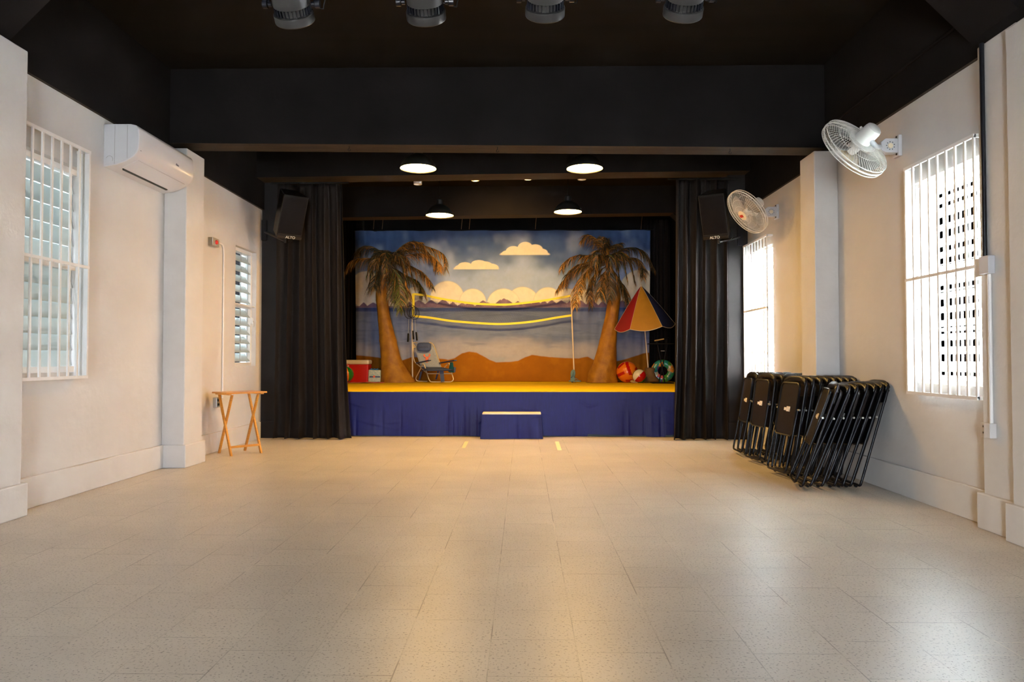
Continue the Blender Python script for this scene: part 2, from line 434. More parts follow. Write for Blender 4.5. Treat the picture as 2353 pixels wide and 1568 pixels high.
# proscenium columns with base blocks
trim(MB().box((XL, YP+0.08, 0), (-3.43, YP+0.35, CZ)).box((XL, YP+0.05, 0), (-3.41, YP+0.38, BH)), ['column'], 'black column at the left end of the stage opening')
trim(MB().box((2.80, YP, 0), (XR, YP+0.30, CZ)).box((2.77, YP-0.03, 0), (XR, YP+0.33, BH)), ['column'], 'black column at the right end of the stage opening')
# stage side and back walls
struct(MB().box((XL-0.4, 9.95, 0), (XL-0.2, 15.2, CZ)).build('wall_stage_left', 'black_wall'), 'black side wall of the stage')
struct(MB().box((3.05, 9.95, 0), (3.25, 15.2, CZ)).build('wall_stage_right', 'black_wall'), 'black right side wall of the stage')
struct(MB().box((XL-0.4, 14.95, 0), (3.25, 15.15, CZ)).build('wall_stage_back', 'black_wall'), 'black wall behind the painted backdrop')

# ------------------------------------------------------------------ windows
def grille(root, x, xw, ys, z0, z1, zm, r=0.009):
    g = MB()
    for y in ys: g.box((x-r*.7, y-r, z0), (x+r*.7, y+r, z1))
    for z in (z0, zm, z1): g.box((x-r, ys[0]-r, z-r*1.3), (x+r, ys[-1]+r, z+r*1.3))
    for y in (ys[0], ys[-1]):
        for z in (z0, z1): g.box((min(x, xw), y-r, z-r*1.3), (max(x, xw), y+r, z+r*1.3))
    g.box((min(x, xw), ys[-1]-0.004, z0), (max(x, xw), ys[-1]+0.012, z1))
    return g.build('security_grille', 'metal_white', root)
def window(n, side, op, label, gr=None, tilt=70, pitch=0.133, clear=False, bars=False):
    a, b, c, d = op; s = -1 if side == 'L' else 1
    xw = XL if side == 'L' else XR
    root = thing('window_%d' % n, (xw, (a+b)/2, c), label, None, kind='structure')
    f = MB(); t = 0.03 if clear else 0.045; xo = xw + s*(0.11 if clear else 0.14); xi = xw + s*(0.04 if clear else 0.06)
    x0, x1 = min(xi, xo), max(xi, xo)
    f.box((x0, a, c), (x1, a+t, d)); f.box((x0, b-t, c), (x1, b, d)); f.box((x0, a+t, c), (x1, b-t, c+t)); f.box((x0, a+t, d-t), (x1, b-t, d))
    zm = (c+d)/2 + 0.02
    f.box((x0, a+t, zm-0.02), (x1, b-t, zm+0.02))
    f.build('window_frame', 'metal_white', root)
    g = MB(); k = MB(); xg = xw + s*(0.085 if clear else 0.10)
    th = math.radians(tilt); hw = pitch*0.56
    for (za, zb) in ((c+t+0.01, zm-0.03), (zm+0.03, d-t-0.01)):
        nb = max(1, int(round((zb-za)/pitch))); p = (zb-za)/nb
        for i in range(nb):
            z = za + p*(i+.5)
            dx, dz = math.cos(th)*hw*s*-1, math.sin(th)*hw
            R = None
            P = [V((xg+dx, a+t+0.02, z-dz)), V((xg+dx, b-t-0.02, z-dz)), V((xg-dx, b-t-0.02, z+dz)), V((xg-dx, a+t+0.02, z+dz))]
            nrm = V((math.sin(th), 0, math.cos(th)))*0.002
            g.add([p_-nrm for p_ in P] + [p_+nrm for p_ in P], [(0,3,2,1),(4,5,6,7),(0,1,5,4),(1,2,6,5),(2,3,7,6),(3,0,4,7)])
            for yy in (a+t+0.012, b-t-0.012):   # clip holding each blade
                k.tube([V((xg+dx*0.8, yy, z-dz*0.9)), V((xg-dx*0.2, yy, z)), V((xg-dx*0.8, yy, z+dz*0.9))], 0.003 if clear else 0.006, 5)
    g.build('glass_louvres', 'frost_open' if clear else 'frost', root)
    for yy in (a+t+0.012, b-t-0.012): k.box((xg-0.006, yy-0.004, c+t), (xg+0.006, yy+0.004, d-t))
    if bars: k.box((xg-0.012+0.03, (a+b)/2-0.006, c+t), (xg+0.0+0.03, (a+b)/2+0.006, d-t))
    k.build('louvre_clips', 'metal_white' if clear else 'frame_grey', root)
    # crank
    h = MB().box((min(xi, xi-s*0.03), b-0.04, zm-0.22), (max(xi, xi-s*0.03), b-0.01, zm-0.14)).tube([(xi-s*0.03, b-0.025, zm-0.18), (xi-s*0.045, b-0.06, zm-0.2), (xi-s*0.05, b-0.08, zm-0.26)], 0.005, 6)
    h.build('crank_handle', 'metal_white', root)
    if gr:
        x, ys, z0, z1, zmm = gr; grille(root, x, xw, ys, z0, z1, zmm)
    return root
def lin(a, b, n): return [a+(b-a)*i/(n-1) for i in range(n)]
window(1, 'L', WL[0], 'frosted louvre window behind white bars on the left wall', (-3.55, [4.99, 5.10, 5.21, 5.32, 5.43, 5.54, 5.65, 5.78], 0.95, 2.785, 1.84), tilt=78, pitch=0.135)
w2 = window(2, 'L', WL[1], 'narrow open louvre window near the stage on the left wall', None, tilt=50, pitch=0.125, bars=True)
MB().tube([(XL-0.02, 9.03, 1.80), (XL-0.02, 9.72, 1.80)], 0.011, 8).build('safety_bar', 'metal_white', w2)
window(3, 'R', WR[0], 'bright barred window beside the near right pilaster', (3.00, [4.80]+lin(4.90, 5.66, 8), 0.835, 2.585, 1.71), tilt=12, pitch=0.15, clear=True)
window(4, 'R', WR[1], 'bright barred window next to the black right curtain', (3.00, lin(8.87, 9.80, 9), 0.82, 2.62, 1.73), tilt=12, pitch=0.15, clear=True)

# ------------------------------------------------------------------ outside
g = MB().box((-14, -16, -0.30), (XL-WT-0.001, 20, -0.13)).box((XR+WT+0.001, -16, -0.30), (14, 20, -0.13)).box((-14, -16, -0.30), (14, YB-WT-0.01, -0.125))
tag(struct(g.build('ground_outside', 'ground'), 'concrete ground outside the hall'), 'concrete ground outside the hall')
# pierced block wall
bw = MB(); p = 0.17
for i in range(70): bw.box((5.20, 3.0+i*p, -0.13), (5.28, 3.0+i*p+0.125, 3.6))
for j in range(22): bw.box((5.20, 3.0, -0.13+j*p+0.0), (5.28, 3.0+70*p, -0.13+j*p+0.095))
tag(bw.build('block_screen_wall', 'outside'), 'white pierced block wall seen through the right windows', 'garden wall')
hb = MB()
random.seed(3)
for i in range(70):
    hb.sphere((6.35+random.uniform(-.35, .35), random.uniform(4, 13), random.uniform(0.3, 3.2)), random.uniform(.3, .5), 8, 6, sc=(1, 1, .8))
tag(hb.build('hedge', 'bush', smooth=60), 'green hedge behind the pierced block wall outside', 'hedge')
tag(MB().box((-5.6, -4.0, -0.13), (-5.4, 14, 8.5)).build('light_blocking_wall', 'outside_grey'), 'tall grey wall added outside the left windows to block light', 'garden wall')  # added to keep sun and most sky off the left windows

# ------------------------------------------------------------------ stage
SZ, SY = 0.633, 10.16
struct(MB().box((XL-0.15, SY+0.03, 0), (3.0, 14.9, SZ-0.02)).build('wall_stage_front', 'outside_grey'), 'low riser carrying the stage')
st = MB().grid(lambda u, v: V((-3.70+6.70*u, SY-0.012+(14.88-SY)*v, SZ + 0.004*math.sin(u*23+v*9)*math.sin(v*15+u*4))), 60, 40)
st.grid(lambda u, v: V((-3.70+6.70*u, SY-0.012, SZ-0.022*v + 0.004*math.sin(u*23)*0)), 60, 1)
tag(st.build('stage_cloth', 'stage_top', smooth=60), 'yellow cloth covering the stage floor', 'stage cloth')
def hsh(x): return (math.sin(x*127.1)*43758.5453) % 1
def skirt_fn(x0, x1, z0fn, Y, seed, amp=0.012, z1=SZ-0.006):
    rnd = random.Random(seed)
    cr = [(rnd.uniform(x0, x1), rnd.uniform(0.0, .25), rnd.uniform(.012, .035), rnd.uniform(-1, 1)) for _ in range(int((x1-x0)*9))]
    dg_ = [(rnd.uniform(x0, x1), rnd.uniform(.1, .5), rnd.uniform(-.5, .5), rnd.uniform(.06, .2), rnd.uniform(.3, 1)) for _ in range(int((x1-x0)*3))]
    def fn(u, v):
        x = x0+(x1-x0)*u; zb = z0fn(x); z = zb+(z1-zb)*v
        d = 0
        for (cx, zt, w, a) in cr:
            if abs(x-cx) < 4*w: d += a*math.exp(-((x-cx)/w)**2)*max(0, min(1, 1-(z-zt)/.35))
        for (cx, cz, sl, w, a) in dg_:
            q = (z-cz)-sl*(x-cx)
            if abs(x-cx) < .5: d += .7*a*math.exp(-(q/.018)**2)*math.exp(-((x-cx)/w)**2)
        flare = 0.02*(1-v)**2*math.sin(x*7+seed)
        return V((x, Y-0.012-amp*d-flare-0.02*(1-v), z))
    return fn
def zb(x):
    if x > 1.72 and x < 1.98: return -0.0+0.004
    if x > 0.9: return 0.03+0.012*math.sin(x*3)
    return 0.006+0.01*max(0, math.sin(x*5))
cl = thing('stage_skirt', (-0.2, SY, 0), 'royal blue cloth skirt hanging along the stage front', 'stage skirt')
for i, (a, b) in enumerate(((-3.0, -0.985), (-1.0, 1.47), (1.45, 2.75))):
    MB().grid(skirt_fn(a, b, zb, SY-0.006*i, 11+i), int((b-a)*110), 46).build('cloth_panel', 'skirt', cl, smooth=60)
# low step
sx0, sx1, sy0, sz = -0.565, 0.238, 9.84, 0.352
stp = thing('stage_step', (-0.16, 9.95, 0), 'small blue draped step box in front of the stage', 'step')
MB().box((sx0, sy0, sz-0.022), (sx1, SY-0.06, sz)).build('tread', 'step_wood', stp, mod=BEV(0.004))
MB().box((sx0+0.03, sy0+0.03, 0), (sx1-0.03, SY-0.07, sz-0.022)).build('box', 'step_wood', stp)
m = MB().grid(lambda u, v: skirt_fn(sx0-0.0, sx1, lambda x: 0.004, sy0, 5, 0.007, sz-0.018)(u, v)+V(((u-.5)*0.05*(1-v), 0, 0)), 90, 40)
for xs, s in ((sx0, -1), (sx1, 1)):
    m.grid(lambda u, v: V((xs + s*(0.025*(1-v)+0.004*math.sin(u*20)*(1-v)), sy0-0.012+(SY-0.07-sy0)*u-0.02*(1-v)*(1-u), 0.004+(sz-0.024)*v)), 14, 10)
m.build('cloth_drape', 'skirt', stp, smooth=60)
# tape marks on floor
for (pts, lb) in (([(1061,1030),(1069,1030),(1077,1015),(1068,1015)], 'pale tape strip on the floor left of the stage step'), ([(1281,1035),(1291,1035),(1284,1015),(1275,1015)], 'pale tape strip on the floor right of the stage step')):
    P = [onZ(x, y, 0.001) for x, y in pts]
    tag(MB().add(P + [q+V((0,0,0.001)) for q in P], [(0,3,2,1),(4,5,6,7),(0,1,5,4),(1,2,6,5),(2,3,7,6),(3,0,4,7)]).build('floor_tape', 'tape'), lb, 'tape', 'tape strips on the floor')

# curtains
def curtain(name, tops, bots, ztop, Y, seed, label, inner):
    rnd = random.Random(seed)
    ph = [rnd.uniform(0, 6) for _ in range(6)]
    (t0, t1), (b0, b1) = tops, bots
    def fn(u, v):
        w = u + 0.018*math.sin(u*31+ph[0])+0.01*math.sin(v*5+ph[1])*math.sin(u*9)
        e = (1-v)
        x = (t0+(t1-t0)*u)*(v**0.55) + (b0+(b1-b0)*u)*(1-v**0.55)
        a = 0.030+0.035*e
        d = a*math.sin(w*2*PI*5.5+ph[2]) + 0.28*a*math.sin(w*2*PI*11+ph[3]+e*1.5) + 0.02*math.sin(w*2*PI*3+ph[4]+e*2.2)
        d += 0.015*math.sin(e*9+w*20)*e
        x += 0.012*math.cos(w*2*PI*5.5+ph[2])*(0.4+e)
        z = 0.012+(ztop-0.012)*v
        return V((x, Y - d - 0.05*max(0, e-.93)/.07, z))
    root = thing(name, ((b0+b1)/2, Y, 0), label, 'curtain')
    MB().grid(fn, 220, 60).build('cloth', 'velour', root, smooth=60, mod=[('SOLIDIFY', dict(thickness=0.004))])
    MB().tube([(t0-0.1, Y, ztop+0.015), (t1+0.1, Y, ztop+0.015)], 0.014, 8).build('rail', 'black_matt', root)
    return root
YC = 9.80
tl = (onY(640, 420, YC).x, onY(785, 420, YC).x); bl = (onY(633, 1005, YC).x, onY(806, 1005, YC).x)
tr = (onY(1551, 410, YC).x, onY(1676, 410, YC).x); brr = (onY(1541, 1005, YC).x, onY(1674, 1005, YC).x)
curtain('stage_curtain', tl, bl, 3.505, YC, 4, 'long black curtain left of the stage', 1)
curtain('stage_curtain', tr, brr, 3.535, YC-0.02, 9, 'long black curtain right of the stage', -1)
# dark side drapes on the stage (masking legs)
for (x0, x1, Yd, lb) in ((-3.75, onY(822, 700, 14.1).x, 14.62, 'black masking drape behind the left palm'), (onY(1495, 700, 14.1).x-0.05, 2.98, 14.62, 'black masking drape behind the swim ring')):
    mm = MB().grid(lambda u, v: V((x0+(x1-x0)*u, Yd+0.03*math.sin(u*34)+0.012*math.sin(u*77), SZ+0.01+(CZ-0.05-SZ)*v*0.97)), 60, 6)
    tag(mm.build('masking_drape', 'velour', smooth=60, mod=[('SOLIDIFY', dict(thickness=0.003))]), lb, 'drape')

# ------------------------------------------------------------------ painted backdrop
YD = 14.4
bx0, bx1 = onY(817, 700, YD).x, onY(1493, 700, YD).x
bz0, bz1 = SZ+0.004, onY(1150, 530, YD).z
NU, NV = 690, 356
U, Vv = np.meshgrid(np.linspace(0, 1, NU+1), np.linspace(0, 1, NV+1))
X = bx0 + (bx1-bx0)*U; Z = bz0+(bz1-bz0)*Vv
k_ = FPX/YD
px = 1203 + X*k_ + 0.0; py = 824 - (Z-EYE)*k_
rs = np.random.RandomState(5)
def vnoise(x, y, s, seed):
    r = np.random.RandomState(seed).rand(64, 64)
    xs, ys = x/s, y/s; xi, yi = np.floor(xs).astype(int), np.floor(ys).astype(int); fx, fy = xs-xi, ys-yi
    fx, fy = fx*fx*(3-2*fx), fy*fy*(3-2*fy)
    g = lambda a, b: r[a % 64, b % 64]
    return (g(xi, yi)*(1-fx)+g(xi+1, yi)*fx)*(1-fy)+(g(xi, yi+1)*(1-fx)+g(xi+1, yi+1)*fx)*fy
def fbm(x, y, s, seed): return vnoise(x, y, s, seed)*.5+vnoise(x, y, s/2, seed+1)*.3+vnoise(x, y, s/4, seed+2)*.2
def sm(a, b, x): t = np.clip((x-a)/(b-a), 0, 1); return t*t*(3-2*t)
def lerp(a, b, t): return a*(1-t[..., None]) + np.array(b)*t[..., None]
N1, N2, N3 = fbm(px, py, 60, 1), fbm(px, py, 26, 9), fbm(px*2.2, py*.5, 30, 20)
col = np.zeros(px.shape+(3,)) + np.array((0.048, 0.090, 0.225))
t = sm(540, 640, py + (N1-.5)*90 - np.abs(px-1150)*0.06)
col = lerp(col, (0.43, 0.57, 0.88), t*0.9)
col = lerp(col, (0.55, 0.64, 0.80), sm(.45, .9, N1)*.25)
col = lerp(col, (0.10, 0.20, 0.46), sm(.35, .85, 1-N1)*.25*(1-sm(600, 640, py)))
edge = np.clip(np.abs(px-1150)/340, 0, 1)
# cloud bank
def disc(cx, cy, r, soft=1.2): return 1-sm(r-soft, r+soft, np.hypot(px-cx, py-cy))
CR = (0.86, 0.82, 0.72)
for i, (cx, cy, r) in enumerate(((841, 665, 42), (953, 690, 30), (905, 688, 34), (1027, 684, 38), (1086, 694, 30), (1201, 697, 37), (1157, 702, 38), (1259, 693, 32), (1305, 698, 34), (1350, 700, 34), (1474, 672, 52), (1425, 700, 24))):
    col = lerp(col, (0.60, 0.58, 0.52), disc(cx, cy, r+1.6, 1.0)*.55)
    col = lerp(col, CR, disc(cx, cy, r, 1.0)*.93)
    rim = disc(cx, cy, r)*sm(r*.75, r, np.hypot(px-cx, py-cy))
    col = lerp(col, (0.93, 0.88, 0.75), rim*.3)
# flat bottom clouds
def cloud(b, bumps, lo, hi):
    global col
    mk = np.zeros_like(px)
    for (cx, cy, rx, ry) in bumps: mk = np.maximum(mk, 1-sm(.94, 1.04, np.hypot((px-cx)/rx, (py-cy)/ry)))
    mk *= (1-sm(b-.6, b+.6, py))
    col = lerp(col, (0.28, 0.36, 0.46), (1-sm(0, 5, py-b))*sm(b-1, b, py)*(px > lo+4)*(px < hi-4)*.4)
    col = lerp(col, (0.92, 0.86, 0.70), mk)
cloud(618.5, [(1094, 618, 53, 12), (1068, 610, 16, 8), (1100, 606, 18, 9), (1112, 610, 20, 10), (1126, 615, 20, 10), (1058, 616, 14, 8)], 1041, 1148)
cloud(585.5, [(1206, 585, 58, 13), (1180, 577, 18, 12), (1207, 570, 18, 15), (1230, 574, 18, 13), (1244, 580, 15, 9), (1165, 582, 12, 7)], 1148, 1264)
# far mountains
ms = [(834,698),(856,698),(872,699),(940,697),(962,693),(990,693),(1018,691),(1040,697),(1062,699),(1078,697),(1110,694),(1120,698),(1150,692),(1158,689),(1165,692),(1190,695),(1212,697),(1232,695),(1250,694),(1268,693),(1290,694),(1310,695),(1335,694),(1360,693),(1385,696),(1430,694),(1455,693),(1480,696)]
mt_ = np.full_like(px, 703.5)
for i, (cx, cy) in enumerate(ms):
    w = 8+5*hsh(i*3.3); mt_ = np.minimum(mt_, cy - 3.5 + (np.abs(px-cx)/w)**1.2*7.5 + (N3-.5)*2)
mk = sm(-.8, .8, py-mt_)*(1-sm(706, 708, py))
col = lerp(col, (0.19, 0.13, 0.22), mk)
col = lerp(col, (0.36, 0.24, 0.34), mk*sm(.5, .7, N2)*.6)
# sea
sea = sm(706, 707.5, py)
sc_ = np.zeros_like(col)+np.array((0.045, 0.075, 0.23))
sc_ = lerp(sc_, (0.17, 0.22, 0.38), sm(713, 719, py))
sc_ = lerp(sc_, (0.10, 0.14, 0.28), sm(.45, .75, fbm(px*.5, py*2.6, 26, 31))*.7*sm(716, 722, py))
sc_ = lerp(sc_, (0.44, 0.42, 0.46), sm(768, 808, py+(N1-.5)*34)*.75)
sc_ = lerp(sc_, (0.13, 0.17, 0.28), sm(.55, .75, fbm(px*.4, py*2.2, 30, 45))*.55*(1-sm(790, 805, py)))
sc_ = lerp(sc_, (0.20, 0.30, 0.44), sm(812, 830, py+(N2-.5)*14)*.5*sm(.35, .6, N1))
col = col*(1-sea[..., None]) + sc_*sea[..., None]
# dunes
dx = [800,825,870,905,925,945,1000,1030,1045,1062,1078,1095,1110,1125,1140,1160,1190,1207,1222,1245,1262,1300,1330,1350,1365,1400,1440,1480,1520]
dy = [815,817,822,835,828,821,823,827,823,812,808.5,811,818,827,833,832.5,830,821,816,819,821,823,824,820,828,834,825,812,808]
top = np.interp(px, dx, dy) + (N3-.5)*1.5
mk = sm(-1.2, 1.2, py-top)
sand = np.zeros_like(col)+np.array((0.34, 0.125, 0.001)); sand = lerp(sand, (0.22, 0.075, 0.001), N1*.9); sand = lerp(sand, (0.38, 0.155, 0.003), sm(.5, .8, N2)*.5)
col = col*(1-mk[..., None]) + sand*mk[..., None]
col *= (0.93+0.14*fbm(px, py, 8, 77))[..., None]
rip = 0.010*np.sin(px*0.11+1)*(0.3+edge) + 0.012*np.sin(px*0.31+py*0.01)*edge**2 + 0.014*sm(620, 540, py)*np.sin(px*0.19)*0.4
Xw = X + np.where(U < .02, 1, 0)*(0.02*np.sin(py*.03)) ; Zw = Z + 0.0*X
edgepull = (Vv > .985)*0.006*np.sin(px*.07)
verts = np.stack([X + (U-.5)*0.0 + np.where(U > .5, 1, -1)*np.abs(U-.5)**6*3.2*(Vv-.5)*.9, YD + rip, Zw+edgepull], -1).reshape(-1, 3)
me = bpy.data.meshes.new('backdrop_canvas')
idx = np.arange((NU+1)*(NV+1)).reshape(NV+1, NU+1)
fc = np.stack([idx[:-1, :-1], idx[:-1, 1:], idx[1:, 1:], idx[1:, :-1]], -1).reshape(-1, 4)
me.vertices.add(len(verts)); me.vertices.foreach_set('co', verts.astype(np.float32).ravel())
me.loops.add(fc.size); me.loops.foreach_set('vertex_index', fc.ravel().astype(np.int32))
me.polygons.add(len(fc)); me.polygons.foreach_set('loop_start', np.arange(0, fc.size, 4, dtype=np.int32)); me.polygons.foreach_set('loop_total', np.full(len(fc), 4, dtype=np.int32))
me.update(calc_edges=True); me.polygons.foreach_set('use_smooth', [True]*len(me.polygons))
ca = me.color_attributes.new('paint', 'FLOAT_COLOR', 'POINT')
ca.data.foreach_set('color', np.concatenate([col.reshape(-1, 3), np.ones((len(verts), 1))], 1).astype(np.float32).ravel())
pm, nt, b = nodes('painted canvas'); at_ = nt.nodes.new('ShaderNodeAttribute'); at_.attribute_name = 'paint'
nt.links.new(at_.outputs['Color'], b.inputs['Base Color']); b.inputs['Roughness'].default_value = 0.8; b.inputs['Specular IOR Level'].default_value = 0.2
me.materials.append(pm)
bd = thing('painted_backdrop', (-0.4, YD, SZ), 'painted seaside backdrop cloth with clouds, sea and dunes at the back of the stage', 'backdrop')
OFFB = OFF[bd.name]
me.transform(Matrix.Translation(-OFFB))
o = bpy.data.objects.new('canvas', me); C.objects.link(o); o.parent = bd
so = o.modifiers.new('solidify', 'SOLIDIFY'); so.thickness = 0.003; so.offset = 1
MB().tube([(bx0-0.05, YD+0.02, bz1+0.0), (bx1+0.08, YD+0.02, bz1+0.02)], 0.012, 8).build('batten', 'black_matt', bd)
for p_ in (858, 878, 1060, 1078, 1230, 1473):
    q = onY(p_, 527, YD)
    MB().tube([q, q+V((0.01, 0, .12)), (q.x+0.03, q.y, CZ-0.02)], 0.004, 5).build('hanging_cord', 'rope', bd)
# ------------------------------------------------------------------ air conditioner
ac = thing('air_conditioner', (XL, 6.68, 2.76), 'white wall mounted split air conditioner high on the left wall', 'air conditioner')
y0, y1 = 6.14, 7.17
prof = [(0, 3.14), (0.235, 3.14), (0.285, 3.128), (0.305, 3.10), (0.312, 3.02), (0.308, 2.93), (0.295, 2.89), (0.262, 2.855), (0.20, 2.815), (0.12, 2.785), (0.0, 2.765)]
def extr(mb, prof, ya, yb, mi=0, mis=None):
    n = len(prof); vs = [(XL+x+.001, ya, z) for x, z in prof]+[(XL+x+.001, yb, z) for x, z in prof]
    o = len(mb.v); mb.v += vs
    for i in range(n):
        j = (i+1) % n; mb.f.append([o+i, o+j, o+n+j, o+n+i]); mb.m.append(mi)
    mb.f.append([o+i for i in range(n)][::-1]); mb.m.append(1); mb.f.append([o+n+i for i in range(n)]); mb.m.append(1)
m = MB(); extr(m, prof, y0, y1); m.build('body', ['ac_white', 'ac_side'], ac, smooth=35, mod=BEV(0.006))
MB().box((XL+0.10, y0+0.12, 2.768), (XL+0.118, y1-0.14, 2.79), R=Matrix.Rotation(-0.15, 3, 'Y')).build('air_slot', 'dark_gap', ac)
lv = MB(); lv.add([(XL+0.125, y0+.08, 2.782), (XL+0.258, y0+.08, 2.846), (XL+0.258, y1-.08, 2.846), (XL+0.125, y1-.08, 2.782), (XL+0.123, y0+.08, 2.776), (XL+0.262, y0+.08, 2.840), (XL+0.262, y1-.08, 2.840), (XL+0.123, y1-.08, 2.776)], [(0,3,2,1),(4,5,6,7),(0,1,5,4),(1,2,6,5),(2,3,7,6),(3,0,4,7)])
lv.build('louvre_flap', 'ac_white', ac)
MB().tube([(XL+0.10, y0-0.002, 3.13), (XL+0.10, y0-0.002, 2.79)], 0.0018, 5).tube([(XL+.21, y0-.002, 3.13), (XL+.21, y0-.002, 2.84)], 0.0018, 5).tube(arc((XL+0.055, y0-0.002, 2.83), 0.03, -.5, PI*.9, 10), 0.002, 5).build('panel_seam', 'frame_grey', ac)
text('logo', 'Aire', 0.034, basis(V((0,1,0)), V((0,0,1)), V((1,0,0)), V((XL+0.3125, 6.83, 2.965))), 'ink', ac)
MB().box((XL+.311, 6.165, 2.91), (XL+.3125, 6.18, 2.914)).build('indicator', 'ink', ac)

# ------------------------------------------------------------------ wall boxes and conduits
jb = thing('fire_alarm_box', (XL, 8.3, 2.45), 'small grey box with a red button high on the left wall', 'switch')
a = onX(478, 545, XL); b_ = onX(496, 570, XL)
ya, yb_, za, zb_ = a.y, b_.y+0.0, b_.z, a.z
MB().box((XL, ya, za), (XL+0.055, yb_-.03, zb_)).build('box', 'steel', jb, mod=BEV(0.004))
MB().lathe([(0, .018), (.022, .016), (.026, 0)], 14, axis_mt(V((XL+0.056, (ya+yb_-.03)/2, (za+zb_)/2)), (1,0,0))).build('button', 'red', jb)
cd = [onX(497, 556, XL+.012), onX(508, 560, XL+.012), onX(514, 580, XL+.012), onX(513, 720, XL+.012), onX(510, 908, XL+.012)]
cd = [cd[0], V((XL+.012, cd[3].y-0.03, cd[0].z)), V((XL+.012, cd[3].y, cd[0].z-0.10)), V((XL+.012, cd[3].y, cd[3].z)), V((XL+.012, cd[3].y, 0.62))]
tag(MB().tube(fillet(cd, 0.09, 6), 0.011, 8).build('conduit', 'metal_white', smooth=60), 'thin white conduit running down the left wall beside the narrow window', 'pipe')
q = onX(493, 925, XL)
ob = thing('power_outlet', q, 'metal power outlet box behind the wooden folding table', 'outlet')
MB().box((XL, q.y-.045, q.z-.06), (XL+.045, q.y+.045, q.z+.06)).build('box', 'steel', ob, mod=BEV(0.004))
for (z0_, z1_) in ((.012, .04), (-.04, -.012)): MB().box((XL+.045, q.y-.025, q.z+z0_), (XL+.048, q.y+.025, q.z+z1_)).build('socket', 'black_plastic', ob)
# right pilaster fittings (on faces of the slim pilaster, X = 2.98)
XP = 2.98
def yat(px_): return onX(px_, 824, XP).y
yc = yat(2272)
tag(MB().tube([(XP-.014, yc, 3.14), (XP-.014, yc, onX(2278, 590, XP).z)], 0.014, 10).build('conduit', 'black_metal', smooth=60), 'black conduit running down the slim right pilaster to the switch box', 'pipe')
sb = thing('switch_box', (XP, yat(2278), 1.5), 'grey surface switch box between black and white conduit on the right pilaster', 'switch')
zt, zbm = onX(2278, 588, XP).z, onX(2278, 630, XP).z
MB().box((XP-.045, yat(2291), zbm), (XP, yat(2268), zt)).build('box', 'bracket', sb, mod=BEV(0.005))
MB().box((XP-.006, yat(2266), zbm-.004), (XP, yat(2246), zt)).build('plate', 'trim_white', sb, mod=BEV(0.002))
MB().box((XP-.009, yat(2258), zbm+.03), (XP-.005, yat(2255), zt-.03)).box((XP-.009, yat(2264), zbm+.03), (XP-.005, yat(2261), zt-.03)).build('rocker', 'metal_white', sb)
tag(MB().tube([(XP-.013, yat(2281), zbm), (XP-.013, yat(2281), onX(2282, 985, XP).z)], 0.012, 10).build('conduit', 'metal_white', smooth=60), 'white conduit running down the slim right pilaster to the low outlet', 'pipe')
q = onX(2283, 991, XP)
ob = thing('power_outlet', q, 'low white power outlet at the foot of the conduit on the right pilaster', 'outlet')
MB().box((XP-.045, q.y-.035, q.z-.045), (XP, q.y+.03, q.z+.05)).build('box', 'trim_white', ob, mod=BEV(0.006))
MB().box((XP-.006, q.y+.03, q.z-.05), (XP, q.y+.12, q.z+.045)).build('plate', 'trim_white', ob, mod=BEV(0.002))
for dy_ in (.055, .09):
    for dz_ in (-.025, .015): MB().box((XP-.0075, q.y+dy_, q.z+dz_), (XP-.006, q.y+dy_+.006, q.z+dz_+.012)).build('socket', 'black_plastic', ob)
# surface conduit high on the black band, right
P = [V((XR-.045, 7.0, 3.40)), V((XR-.045, 5.0, 3.42)), V((XR-.045, 4.85, 3.50)), V((XR-.045, 4.6, 3.52)), V((XR-.12, 4.0, 3.62)), V((XR-.12, 3.4, 3.62))]
tag(MB().tube(fillet(P, .1), 0.012, 8).build('conduit', 'black_wall', smooth=60), 'black conduit running high along the black band above the right wall', 'pipe')

